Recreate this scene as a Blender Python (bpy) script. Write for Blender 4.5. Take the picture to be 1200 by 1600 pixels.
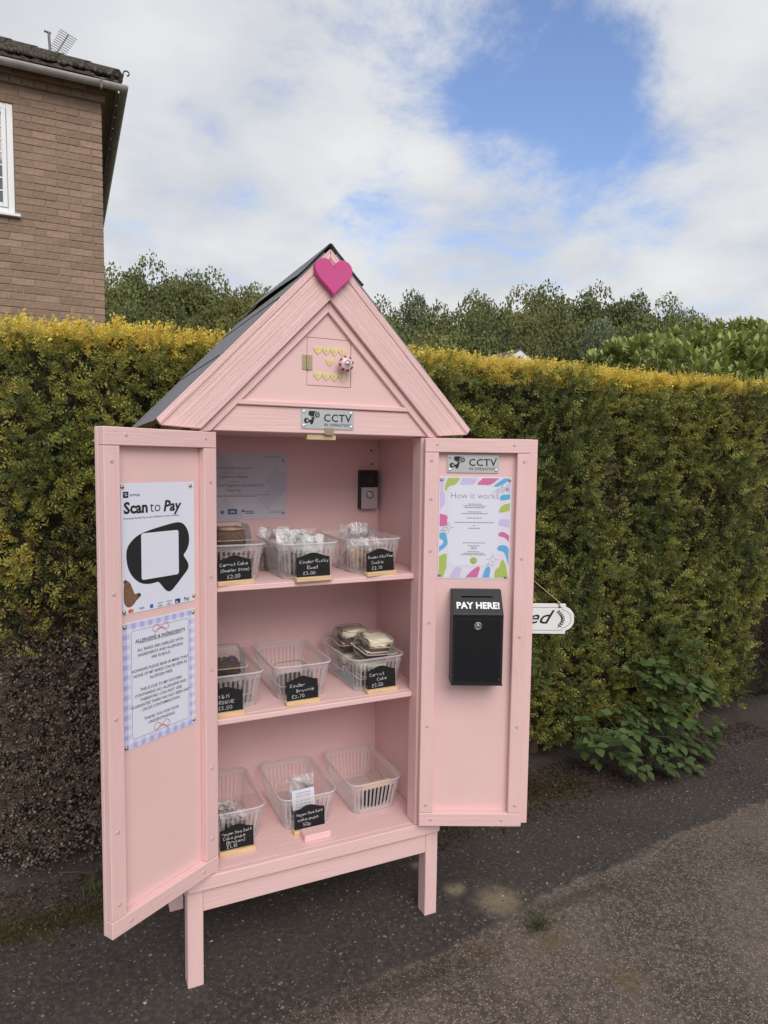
import bpy, bmesh, math, random
import numpy as np
from mathutils import Vector, Matrix

random.seed(7)
rng = np.random.default_rng(11)
for o in list(bpy.data.objects):
    bpy.data.objects.remove(o)
scene = bpy.context.scene
col = scene.collection
R = math.radians

# ---------------------------------------------------------------- camera
CAM = Vector((-0.3518, -1.7381, 1.3995))
YAW, PITCH, ROLL, FPX = 0.4412, -0.0762, 0.0131, 1064.85
fwd = Vector((math.sin(YAW) * math.cos(PITCH), math.cos(YAW) * math.cos(PITCH), math.sin(PITCH)))
rgt = Vector((math.cos(YAW), -math.sin(YAW), 0))
upv = rgt.cross(fwd)
RV = rgt * math.cos(ROLL) + upv * math.sin(ROLL)
UV = upv * math.cos(ROLL) - rgt * math.sin(ROLL)
cam_d = bpy.data.cameras.new('camera')
cam = bpy.data.objects.new('camera', cam_d)
col.objects.link(cam)
cam_d.sensor_fit = 'VERTICAL'
cam_d.sensor_height = 36
cam_d.sensor_width = 27
cam_d.lens = FPX / 1600 * 36
cam_d.clip_start = 0.02
cam_d.clip_end = 3000
M = Matrix((RV, UV, -fwd)).transposed().to_4x4()
M.translation = CAM
cam.matrix_world = M
scene.camera = cam


def ray(u, v):
    return fwd + RV * ((u - 600) / FPX) + UV * ((800 - v) / FPX)


def at(u, v, depth):
    return CAM + ray(u, v) * depth


def on_y(u, v, y):
    d = ray(u, v)
    return CAM + d * ((y - CAM.y) / d.y)


def on_z(u, v, z=0.0):
    d = ray(u, v)
    return CAM + d * ((z - CAM.z) / d.z)


# ---------------------------------------------------------------- world and sun
SUN_EL, SUN_AZ = R(40), R(186)          # azimuth measured clockwise from +Y
world = bpy.data.worlds.new('World')
scene.world = world
world.use_nodes = True
wn, wl = world.node_tree.nodes, world.node_tree.links
wn.clear()


def wnode(t, **kw):
    n = wn.new(t)
    for k, v in kw.items():
        setattr(n, k, v)
    return n


SKY_STRENGTH = 0.1
out = wnode('ShaderNodeOutputWorld')
bg = wnode('ShaderNodeBackground')
bg.inputs[1].default_value = SKY_STRENGTH
sky = wnode('ShaderNodeTexSky', sky_type='NISHITA')
sky.sun_disc = False
sky.sun_elevation = SUN_EL
sky.sun_rotation = SUN_AZ
sky.air_density = 1.0
sky.dust_density = 0.6
sky.ozone_density = 2.0
tc = wnode('ShaderNodeTexCoord')


def wmath(op, a, b=None, clamp=False):
    n = wnode('ShaderNodeMath', operation=op)
    n.use_clamp = clamp
    for i, x in enumerate((a, b)):
        if x is None:
            continue
        if isinstance(x, (int, float)):
            n.inputs[i].default_value = x
        else:
            wl.new(x, n.inputs[i])
    return n.outputs[0]


sep = wnode('ShaderNodeSeparateXYZ')
wl.new(tc.outputs['Generated'], sep.inputs[0])
den = wmath('ADD', wmath('MAXIMUM', sep.outputs[2], 0.0), 0.22)
cx = wmath('DIVIDE', sep.outputs[0], den)
cy = wmath('DIVIDE', sep.outputs[1], den)
comb = wnode('ShaderNodeCombineXYZ')
wl.new(cx, comb.inputs[0])
wl.new(cy, comb.inputs[1])
n1 = wnode('ShaderNodeTexNoise')
n1.inputs['Scale'].default_value = 2.3
n1.inputs['Detail'].default_value = 12
n1.inputs['Roughness'].default_value = 0.66
n1.inputs['Distortion'].default_value = 0.25
wl.new(comb.outputs[0], n1.inputs['Vector'])


def lobe(u, v, tight):
    """soft 0..1 lobe round the direction of a pixel: where the gaps in the cloud lie"""
    d = ray(u, v).normalized()
    vm = wnode('ShaderNodeVectorMath', operation='DOT_PRODUCT')
    wl.new(tc.outputs['Generated'], vm.inputs[0])
    vm.inputs[1].default_value = d
    mr = wnode('ShaderNodeMapRange', interpolation_type='SMOOTHSTEP')
    mr.inputs[1].default_value = math.cos(tight)
    mr.inputs[2].default_value = 1.0
    wl.new(vm.outputs['Value'], mr.inputs[0])
    return mr.outputs[0]


gap = wmath('ADD', wmath('MULTIPLY', lobe(770, 20, R(13)), 0.22), wmath('MULTIPLY', lobe(850, 150, R(9)), 0.13))
gap = wmath('ADD', gap, wmath('MULTIPLY', lobe(580, 315, R(5.5)), 0.19))
gap = wmath('ADD', gap, wmath('MULTIPLY', lobe(1000, 210, R(9)), 0.17))
gap = wmath('SUBTRACT', gap, wmath('MULTIPLY', lobe(1090, 70, R(8)), 0.05))
dens = wmath('SUBTRACT', wmath('ADD', n1.outputs[0], 0.17), gap)
cover = wnode('ShaderNodeMapRange', interpolation_type='SMOOTHSTEP')
cover.inputs[1].default_value = 0.36
cover.inputs[2].default_value = 0.66
wl.new(dens, cover.inputs[0])
n2 = wnode('ShaderNodeTexNoise')
n2.inputs['Scale'].default_value = 2.3
n2.inputs['Detail'].default_value = 6
n2.inputs['Roughness'].default_value = 0.5
wl.new(comb.outputs[0], n2.inputs['Vector'])
cr = wnode('ShaderNodeValToRGB')
cr.color_ramp.elements[0].position = 0.33
cr.color_ramp.elements[0].color = (0.55, 0.585, 0.64, 1)
cr.color_ramp.elements[1].position = 0.66
cr.color_ramp.elements[1].color = (0.76, 0.765, 0.775, 1)
wl.new(n2.outputs[0], cr.inputs[0])
sc = wnode('ShaderNodeVectorMath', operation='SCALE')
sc.inputs['Scale'].default_value = 1 / SKY_STRENGTH
wl.new(cr.outputs[0], sc.inputs[0])
sb = wnode('ShaderNodeVectorMath', operation='MULTIPLY')
sb.inputs[1].default_value = (1.75, 1.70, 1.85)
wl.new(sky.outputs[0], sb.inputs[0])
mx = wnode('ShaderNodeMix', data_type='RGBA')
wl.new(cover.outputs[0], mx.inputs['Factor'])
wl.new(sb.outputs[0], mx.inputs[6])
wl.new(sc.outputs[0], mx.inputs[7])
wl.new(mx.outputs[2], bg.inputs[0])
wl.new(bg.outputs[0], out.inputs[0])

sun_d = bpy.data.lights.new('sun', 'SUN')
sun_d.energy = 2.0
sun_d.angle = R(40)
sun_d.color = (1.0, 0.93, 0.85)
sun = bpy.data.objects.new('sun', sun_d)
col.objects.link(sun)
sdir = Vector((math.sin(SUN_AZ) * math.cos(SUN_EL), math.cos(SUN_AZ) * math.cos(SUN_EL), math.sin(SUN_EL)))
sun.rotation_euler = sdir.to_track_quat('Z', 'Y').to_euler()
sun.location = sdir * 20

scene.view_settings.view_transform = 'Standard'
scene.view_settings.look = 'None'
scene.view_settings.exposure = 0.12
scene.view_settings.gamma = 1.0
scene.view_settings.use_curve_mapping = False
scene.render.engine = 'CYCLES'
scene.cycles.transparent_max_bounces = 24
scene.cycles.max_bounces = 7

# ---------------------------------------------------------------- materials
MATS = {}


def mat(name, color, rough=0.6, metallic=0.0, spec=0.4, bump=None, var=None, alpha=None, objrand=0.0,
        attr=None, trans=0.0, sheen=0.0):
    """bump=(scale xyz, strength, distance)   var=(scale xyz, amount)   attr=colour attribute name"""
    if name in MATS:
        return MATS[name]
    m = bpy.data.materials.new(name)
    m.use_nodes = True
    nt = m.node_tree
    N, L = nt.nodes, nt.links
    b = N['Principled BSDF']
    b.inputs['Base Color'].default_value = (*color, 1)
    b.inputs['Roughness'].default_value = rough
    b.inputs['Metallic'].default_value = metallic
    b.inputs['Specular IOR Level'].default_value = spec
    if alpha is not None:
        b.inputs['Alpha'].default_value = alpha
    tcn = N.new('ShaderNodeTexCoord')
    src = None
    if attr:
        a = N.new('ShaderNodeAttribute')
        a.attribute_name = attr
        src = a.outputs['Color']
    if var:
        mp = N.new('ShaderNodeMapping')
        mp.inputs['Scale'].default_value = var[0]
        L.new(tcn.outputs['Object'], mp.inputs[0])
        nz = N.new('ShaderNodeTexNoise')
        nz.inputs['Scale'].default_value = 1
        nz.inputs['Detail'].default_value = 6
        nz.inputs['Roughness'].default_value = 0.62
        L.new(mp.outputs[0], nz.inputs['Vector'])
        mr = N.new('ShaderNodeMapRange')
        mr.inputs[1].default_value = 0.3
        mr.inputs[2].default_value = 0.7
        mr.inputs[3].default_value = 1 - var[1]
        mr.inputs[4].default_value = 1 + var[1]
        L.new(nz.outputs[0], mr.inputs[0])
        fac = mr.outputs[0]
        if objrand:
            oi = N.new('ShaderNodeObjectInfo')
            m2 = N.new('ShaderNodeMapRange')
            m2.inputs[3].default_value = 1 - objrand
            m2.inputs[4].default_value = 1 + objrand
            L.new(oi.outputs['Random'], m2.inputs[0])
            mm = N.new('ShaderNodeMath')
            mm.operation = 'MULTIPLY'
            L.new(fac, mm.inputs[0])
            L.new(m2.outputs[0], mm.inputs[1])
            fac = mm.outputs[0]
        vs = N.new('ShaderNodeVectorMath')
        vs.operation = 'SCALE'
        if src is not None:
            L.new(src, vs.inputs[0])
        else:
            vs.inputs[0].default_value = color
        L.new(fac, vs.inputs['Scale'])
        src = vs.outputs[0]
    if src is not None:
        L.new(src, b.inputs['Base Color'])
    if bump:
        mp = N.new('ShaderNodeMapping')
        mp.inputs['Scale'].default_value = bump[0]
        L.new(tcn.outputs['Object'], mp.inputs[0])
        nz = N.new('ShaderNodeTexNoise')
        nz.inputs['Scale'].default_value = 1
        nz.inputs['Detail'].default_value = 5
        nz.inputs['Roughness'].default_value = 0.6
        L.new(mp.outputs[0], nz.inputs['Vector'])
        bp = N.new('ShaderNodeBump')
        bp.inputs['Strength'].default_value = bump[1]
        bp.inputs['Distance'].default_value = bump[2]
        L.new(nz.outputs[0], bp.inputs['Height'])
        L.new(bp.outputs[0], b.inputs['Normal'])
    if trans:
        t = N.new('ShaderNodeBsdfTranslucent')
        if src is not None:
            L.new(src, t.inputs[0])
        else:
            t.inputs[0].default_value = (*color, 1)
        mxs = N.new('ShaderNodeMixShader')
        mxs.inputs[0].default_value = trans
        L.new(b.outputs[0], mxs.inputs[1])
        L.new(t.outputs[0], mxs.inputs[2])
        L.new(mxs.outputs[0], N['Material Output'].inputs[0])
    MATS[name] = m
    return m


PINK = (0.79, 0.535, 0.53)
pink_x = mat('pink_paint_grain_x', PINK, 0.5, bump=((7, 150, 150), 0.42, 0.003), var=((4, 30, 30), 0.035))
pink_g = mat('pink_paint_rough_grain', PINK, 0.5, bump=((5, 190, 190), 0.9, 0.0045), var=((4, 60, 60), 0.05))
pink_z = mat('pink_paint_grain_z', PINK, 0.5, bump=((150, 150, 8), 0.5, 0.003), var=((30, 30, 4), 0.035))
pink_f = mat('pink_paint_smooth', (0.79, 0.54, 0.535), 0.45, bump=((14, 14, 60), 0.12, 0.002), var=((3, 3, 5), 0.03))
hotpink = mat('hot_pink_paint', (0.60, 0.075, 0.26), 0.45, bump=((60, 60, 60), 0.1, 0.001), var=((12, 12, 12), 0.05))
hotedge = mat('hot_pink_edge', (0.55, 0.12, 0.30), 0.5)
felt = mat('roof_felt', (0.225, 0.23, 0.25), 0.9, spec=0.2, bump=((900, 900, 900), 0.7, 0.002), var=((500, 500, 500), 0.45))
feltedge = mat('felt_edge', (0.012, 0.012, 0.013), 0.8)
paper = mat('paper_white', (0.72, 0.745, 0.86), 0.5, spec=0.3, bump=((9, 9, 9), 0.1, 0.004))
ink = mat('black_ink', (0.015, 0.015, 0.017), 0.5)
ink_grey = mat('grey_ink', (0.16, 0.15, 0.18), 0.6)
ink_purple = mat('mauve_ink', (0.33, 0.20, 0.36), 0.6)
brass = mat('brass', (0.52, 0.42, 0.27), 0.33, metallic=1.0)
gold = mat('gold_mirror', (0.80, 0.68, 0.33), 0.35, metallic=0.3, var=((60, 60, 60), 0.25))
steel = mat('brushed_steel', (0.62, 0.63, 0.64), 0.38, metallic=0.85, bump=((300, 12, 300), 0.15, 0.0006))
silver = mat('chrome', (0.75, 0.75, 0.76), 0.15, metallic=1.0)
blackmetal = mat('black_powder_coat', (0.009, 0.0095, 0.012), 0.42, spec=0.3, bump=((700, 700, 700), 0.15, 0.0005))
darkgrey = mat('dark_grey_powder_coat', (0.013, 0.0135, 0.017), 0.42, spec=0.42, bump=((700, 700, 700), 0.2, 0.0005))
whiteink = mat('white_letter', (0.85, 0.85, 0.85), 0.5)
chalkboard = mat('chalkboard', (0.010, 0.010, 0.012), 0.75, spec=0.3, var=((60, 60, 60), 0.35))
chalk = mat('chalk', (0.66, 0.66, 0.68), 0.9, var=((700, 700, 700), 0.3))
pine = mat('pine_wood', (0.68, 0.48, 0.27), 0.55, bump=((20, 300, 300), 0.25, 0.001), var=((14, 160, 160), 0.14))
whitewood = mat('white_painted_wood', (0.78, 0.79, 0.80), 0.5, var=((20, 20, 20), 0.05))
twine = mat('twine', (0.42, 0.30, 0.16), 0.9)
wood_raw = mat('raw_wood', (0.42, 0.27, 0.16), 0.8, var=((20, 60, 60), 0.2))


def film_mat(name, tint, body, rough, fres=1.0, bump=None):
    """thin clear plastic: see-through, with a little body and a Fresnel sheen"""
    m = mat(name, tint, rough, spec=0.8, bump=bump)
    N, L = m.node_tree.nodes, m.node_tree.links
    tr = N.new('ShaderNodeBsdfTransparent')
    fr = N.new('ShaderNodeFresnel')
    fr.inputs['IOR'].default_value = 1.45
    if bump:
        L.new(N['Bump'].outputs[0], fr.inputs['Normal'])
    ma = N.new('ShaderNodeMath')
    ma.operation = 'MULTIPLY_ADD'
    ma.use_clamp = True
    ma.inputs[1].default_value = fres
    ma.inputs[2].default_value = body
    L.new(fr.outputs[0], ma.inputs[0])
    ms = N.new('ShaderNodeMixShader')
    L.new(ma.outputs[0], ms.inputs[0])
    L.new(tr.outputs[0], ms.inputs[1])
    L.new(N['Principled BSDF'].outputs[0], ms.inputs[2])
    L.new(ms.outputs[0], N['Material Output'].inputs[0])
    return m


plastic = film_mat('basket_plastic', (0.88, 0.84, 0.86), 0.15, 0.25, 0.35)
plastic_rim = film_mat('basket_rim_plastic', (0.92, 0.88, 0.90), 0.27, 0.2, 0.4)
clamshell = film_mat('clamshell_plastic', (0.80, 0.80, 0.82), 0.02, 0.06, 0.75)
cello = film_mat('cellophane', (0.86, 0.86, 0.88), 0.05, 0.06, 1.1, bump=((45, 45, 45), 0.9, 0.006))
cello_w = film_mat('cellophane_white', (0.86, 0.87, 0.89), 0.42, 0.1, 1.0, bump=((50, 50, 50), 0.9, 0.006))
cake_brown = mat('cake_sponge', (0.115, 0.050, 0.026), 0.85, bump=((300, 300, 300), 0.6, 0.002), var=((120, 120, 120), 0.5))
cake_dark = mat('brownie', (0.055, 0.022, 0.013), 0.7, bump=((250, 250, 250), 0.6, 0.002), var=((100, 100, 100), 0.5))
cookie = mat('cookie', (0.36, 0.19, 0.085), 0.8, bump=((160, 160, 160), 0.7, 0.003), var=((70, 70, 70), 0.35))
frosting = mat('cream_frosting', (0.80, 0.74, 0.58), 0.5, bump=((90, 90, 90), 0.5, 0.003))


# ---------------------------------------------------------------- mesh helpers
class MB:
    def __init__(s):
        s.v, s.f, s.m = [], [], []

    def add(s, vs, fs, mi=0):
        o = len(s.v)
        s.v += [tuple(p) for p in vs]
        s.f += [tuple(i + o for i in f) for f in fs]
        s.m += [mi] * len(fs)
        return s

    def box(s, x0, x1, y0, y1, z0, z1, mi=0, T=None):
        vs = [Vector(p) for p in ((x0, y0, z0), (x1, y0, z0), (x1, y1, z0), (x0, y1, z0),
                                  (x0, y0, z1), (x1, y0, z1), (x1, y1, z1), (x0, y1, z1))]
        if T:
            vs = [T @ p for p in vs]
        return s.add(vs, [(0, 3, 2, 1), (4, 5, 6, 7), (0, 1, 5, 4), (1, 2, 6, 5), (2, 3, 7, 6), (3, 0, 4, 7)], mi)

    def prism(s, poly, z0, z1, mi=0, T=None):
        """2D polygon in local XY pulled from z0 to z1"""
        n = len(poly)
        vs = [Vector((x, y, z0)) for x, y in poly] + [Vector((x, y, z1)) for x, y in poly]
        if T:
            vs = [T @ p for p in vs]
        a = sum(poly[i][0] * poly[(i + 1) % n][1] - poly[(i + 1) % n][0] * poly[i][1] for i in range(n))
        idx = list(range(n))
        if a < 0:
            idx.reverse()
        fs = [tuple(reversed(idx)), tuple(i + n for i in idx)]
        for k in range(n):
            i, j = idx[k], idx[(k + 1) % n]
            fs.append((i, j, j + n, i + n))
        return s.add(vs, fs, mi)

    def flat(s, poly, z, mi=0):
        a = sum(poly[i][0] * poly[(i + 1) % len(poly)][1] - poly[(i + 1) % len(poly)][0] * poly[i][1] for i in range(len(poly)))
        p = poly if a > 0 else poly[::-1]
        return s.add([(x, y, z) for x, y in p], [tuple(range(len(p)))], mi)

    def tube(s, pts, r, n=8, mi=0, cap=True):
        pts = [Vector(p) for p in pts]
        rr = r if isinstance(r, (list, tuple)) else [r] * len(pts)
        rings = []
        for i, p in enumerate(pts):
            d = (pts[min(i + 1, len(pts) - 1)] - pts[max(i - 1, 0)]).normalized()
            a = d.orthogonal().normalized() if i == 0 else (rings_a - d * rings_a.dot(d)).normalized()
            rings_a = a
            b = d.cross(a)
            rings.append([p + (a * math.cos(t) + b * math.sin(t)) * rr[i] for t in [2 * math.pi * k / n for k in range(n)]])
        vs = [q for ring in rings for q in ring]
        fs = []
        for i in range(len(pts) - 1):
            for k in range(n):
                fs.append((i * n + k, i * n + (k + 1) % n, (i + 1) * n + (k + 1) % n, (i + 1) * n + k))
        if cap:
            fs.append(tuple(reversed(range(n))))
            fs.append(tuple((len(pts) - 1) * n + k for k in range(n)))
        return s.add(vs, fs, mi)

    def lathe(s, prof, n=20, mi=0, T=None):
        """profile [(r, z)] round local Z"""
        vs, fs = [], []
        for r, z in prof:
            for k in range(n):
                t = 2 * math.pi * k / n
                vs.append(Vector((r * math.cos(t), r * math.sin(t), z)))
        if T:
            vs = [T @ p for p in vs]
        for i in range(len(prof) - 1):
            for k in range(n):
                fs.append((i * n + k, i * n + (k + 1) % n, (i + 1) * n + (k + 1) % n, (i + 1) * n + k))
        fs.append(tuple(reversed(range(n))))
        fs.append(tuple((len(prof) - 1) * n + k for k in range(n)))
        return s.add(vs, fs, mi)

    def mesh(s, name, mats, bevel=0.0, smooth=False, segs=1):
        me = bpy.data.meshes.new(name)
        me.from_pydata(s.v, [], s.f)
        mats = mats if isinstance(mats, (list, tuple)) else [mats]
        for m in mats:
            me.materials.append(m)
        if len(mats) > 1:
            me.polygons.foreach_set('material_index', s.m)
        if bevel:
            bm = bmesh.new()
            bm.from_mesh(me)
            bmesh.ops.recalc_face_normals(bm, faces=bm.faces)
            es = [e for e in bm.edges if len(e.link_faces) == 2 and e.calc_face_angle(0) > 0.5]
            bmesh.ops.bevel(bm, geom=es, offset=bevel, segments=segs, profile=0.6, affect='EDGES')
            bm.to_mesh(me)
            bm.free()
        if smooth:
            me.polygons.foreach_set('use_smooth', [True] * len(me.polygons))
        me.update()
        return me

    def build(s, name, mats, parent=None, bevel=0.0, smooth=False, segs=1):
        return link(name, s.mesh(name, mats, bevel, smooth, segs), parent)


def link(name, me, parent=None, loc=None, rot=None, scale=None):
    o = bpy.data.objects.new(name, me)
    col.objects.link(o)
    o.parent = parent
    if loc is not None:
        o.location = loc
    if rot is not None:
        o.rotation_euler = rot
    if scale is not None:
        o.scale = scale
    return o


def tag(o, label=None, cat=None, group=None, kind=None):
    if label:
        o['label'] = label
    if cat:
        o['category'] = cat
    if group:
        o['group'] = group
    if kind:
        o['kind'] = kind
    return o


def thing(name, label, cat, mw=None, group=None):
    o = bpy.data.objects.new(name, None)
    o.empty_display_size = 0.05
    col.objects.link(o)
    if mw is not None:
        o.matrix_world = mw if isinstance(mw, Matrix) else Matrix.Translation(mw)
    return tag(o, label, cat, group)


def board(name, x0, x1, y0, y1, z0, z1, m, parent, bevel=0.0015):
    return MB().box(x0, x1, y0, y1, z0, z1).build(name, m, parent, bevel)


def frame(origin, xdir):
    """matrix of an upright flat thing: local x to the viewer's right, y up, z out of the surface"""
    xd = Vector(xdir).normalized()
    n = xd.cross(Vector((0, 0, 1)))
    m = Matrix((xd, Vector((0, 0, 1)), n)).transposed().to_4x4()
    m.translation = Vector(origin)
    return m


def rrect(x0, x1, y0, y1, r, n=5):
    pts = []
    for cx_, cy_, a0 in ((x1 - r, y0 + r, -90), (x1 - r, y1 - r, 0), (x0 + r, y1 - r, 90), (x0 + r, y0 + r, 180)):
        for k in range(n + 1):
            t = R(a0 + 90 * k / n)
            pts.append((cx_ + r * math.cos(t), cy_ + r * math.sin(t)))
    return pts


def circle(cx_, cy_, r, n=16):
    return [(cx_ + r * math.cos(2 * math.pi * k / n), cy_ + r * math.sin(2 * math.pi * k / n)) for k in range(n)]


def heart_poly(w, h, n=40):
    pts = []
    for k in range(n):
        t = 2 * math.pi * k / n
        x = 16 * math.sin(t) ** 3
        y = 13 * math.cos(t) - 5 * math.cos(2 * t) - 2 * math.cos(3 * t) - math.cos(4 * t)
        pts.append((x / 32 * w, (y + 2.5) / 29 * h))
    return pts


_txt = {}


def text_into(mb, s, x, y, size, z=0.0009, align='CENTER', mi=0, bold=0.0, shear=0.0, sx=1.0, space=1.0, rot=0.0):
    key = (s, bold, shear, space)
    if key not in _txt:
        cu = bpy.data.curves.new('t', 'FONT')
        cu.body = s
        cu.size = 1
        cu.align_x = 'LEFT'
        cu.offset = bold
        cu.shear = shear
        cu.space_character = space
        cu.resolution_u = 2
        ob = bpy.data.objects.new('t', cu)
        me = bpy.data.meshes.new_from_object(ob)
        vs = [tuple(v.co) for v in me.vertices]
        fs = [tuple(p.vertices) for p in me.polygons]
        bpy.data.meshes.remove(me)
        bpy.data.objects.remove(ob)
        bpy.data.curves.remove(cu)
        _txt[key] = (vs, fs)
    vs, fs = _txt[key]
    if not vs:
        return 0
    xa, xb = min(v[0] for v in vs), max(v[0] for v in vs)
    w = (xb - xa) * size * sx
    ox = {'CENTER': -w / 2, 'LEFT': 0, 'RIGHT': -w}[align]
    c, sn = math.cos(rot), math.sin(rot)
    pts = []
    for vx, vy, _ in vs:
        px, py = ox + (vx - xa) * size * sx, vy * size
        pts.append((x + px * c - py * sn, y + px * sn + py * c, z))
    mb.add(pts, fs, mi)
    return w


def stroke_into(mb, pts, width, z=0.0009, mi=0):
    """flat pen stroke along 2D points"""
    P = [Vector(p) for p in pts]
    L_, R_ = [], []
    for i, p in enumerate(P):
        d = (P[min(i + 1, len(P) - 1)] - P[max(i - 1, 0)])
        d = d.normalized() if d.length > 1e-9 else Vector((1, 0))
        n = Vector((-d.y, d.x)) * width / 2
        L_.append((p.x + n.x, p.y + n.y, z))
        R_.append((p.x - n.x, p.y - n.y, z))
    k = len(P)
    mb.add(L_ + R_, [(i + k, i + 1 + k, i + 1, i) for i in range(k - 1)], mi)


GLYPH = {
    'C': '47280604123243', 'a': '45250403123245 4542', 'r': '0502 04153546', 'o': '25040312324344', 't': '28233242 0545',
    'k': '0802 350342', 'e': '044435150403123243', '(': '28151320', 'S': '472807153543220203', 'm': '0502 04152422 24354442',
    'l': '181322', ')': '08252300', 's': '451504344332 3202', 'i': '1512 1716', 'c': '451504031242', '£': '472817140242 0535',
    '0': '280604224346 4628', '1': '162822', '2': '072847450242', '3': '0728473625344322 2203', '5': '4808053544432202',
    '7': '084812', '.': '12221312', 'K': '0802 480542', 'n': '0502 0415354442', 'd': '45150403123243 4842', 'R': '0208384736 360542',
    'y': '051423 4510', 'f': '48281712 0535', 'M': '0208254842', '&': '420718270312224445', 'B': '02083736053544 44430222',
    'w': '0512243245', 'V': '082248', 'g': '4515040312 4345412000', 'P': '02083847463505', 'p': '0500 053544433202',
    'u': '0503123243 4542', 'h': '0802 0415354442', 'O': '280604224346 4628', 'W': '0812253248', 'N': '02084248', 'I': '1812',
    'E': '48080242 0535', ' ': ''}


def chalk_line(mb, s, x, y, h, z, rnd, width=0.0009, slope=0.0):
    sx = h / 8.5
    for ch in s:
        g = GLYPH.get(ch, '')
        jx, jy, js = rnd.uniform(-.2, .2) * sx, rnd.uniform(-.35, .35) * sx, rnd.uniform(.9, 1.12)
        wmax = 0
        for stx in g.split():
            pts = []
            for i in range(0, len(stx) - 1, 2):
                gx, gy = int(stx[i]), int(stx[i + 1])
                wmax = max(wmax, gx)
                pts.append((x + jx + (gx * 0.95 + rnd.uniform(-.15, .15) + gy * 0.06) * sx * js,
                            y + jy + (gy - 2 + rnd.uniform(-.15, .15)) * sx * js))
            if len(pts) > 1:
                stroke_into(mb, pts, width, z)
        adv = (wmax + 1.7) * sx * 0.95 if g else 2.6 * sx
        x += adv
        y += slope * adv
    return x


def np_mesh(name, V, Q, mats, colors=None, smooth=False):
    """V (n,3), Q (m,4) numpy arrays -> mesh of quads, optional per-vertex colours"""
    me = bpy.data.meshes.new(name)
    me.vertices.add(len(V))
    me.vertices.foreach_set('co', np.ascontiguousarray(V, dtype=np.float32).ravel())
    k = Q.shape[1]
    me.loops.add(Q.size)
    me.loops.foreach_set('vertex_index', np.ascontiguousarray(Q, dtype=np.int32).ravel())
    me.polygons.add(len(Q))
    me.polygons.foreach_set('loop_start', np.arange(0, Q.size, k, dtype=np.int32))
    me.polygons.foreach_set('loop_total', np.full(len(Q), k, dtype=np.int32))
    if smooth:
        me.polygons.foreach_set('use_smooth', np.ones(len(Q), dtype=bool))
    me.update(calc_edges=True)
    for m in (mats if isinstance(mats, (list, tuple)) else [mats]):
        me.materials.append(m)
    if colors is not None:
        a = me.color_attributes.new('tint', 'FLOAT_COLOR', 'POINT')
        c4 = np.ones((len(V), 4), dtype=np.float32)
        c4[:, :3] = colors
        a.data.foreach_set('color', c4.ravel())
    return me


def scatter(tV, tQ, P, Y, N, S):
    """copies of a template: stem along Y, face normal near N, at points P with sizes S"""
    Y = Y / np.linalg.norm(Y, axis=1, keepdims=True)
    X = np.cross(Y, N)
    X /= np.linalg.norm(X, axis=1, keepdims=True) + 1e-9
    Z = np.cross(X, Y)
    B = np.stack([X, Y, Z], axis=1)
    V = np.einsum('tk,nkj->ntj', tV, B) * S[:, None, None] + P[:, None, :]
    n, t = len(P), len(tV)
    Q = tQ[None, :, :] + (np.arange(n) * t)[:, None, None]
    return V.reshape(-1, 3), Q.reshape(-1, tQ.shape[1])


def vnoise(P, scale, seed=0):
    """cheap smooth value noise on (n,3) points, range 0..1"""
    r = np.random.default_rng(seed)
    tab = r.random((32, 32, 32))
    p = P * scale + 100.0
    i = np.floor(p).astype(int)
    f = p - i
    f = f * f * (3 - 2 * f)
    o = 0
    for dx in (0, 1):
        for dy in (0, 1):
            for dz in (0, 1):
                w = np.where(dx, f[:, 0], 1 - f[:, 0]) * np.where(dy, f[:, 1], 1 - f[:, 1]) * np.where(dz, f[:, 2], 1 - f[:, 2])
                o = o + w * tab[(i[:, 0] + dx) % 32, (i[:, 1] + dy) % 32, (i[:, 2] + dz) % 32]
    return o


# ================================================================ ground
def ground_height(x, y):
    t = np.clip((y - 22) / 75, 0, 1)
    t = t * t * (3 - 2 * t)
    return -0.008 + 9.0 * t


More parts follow.
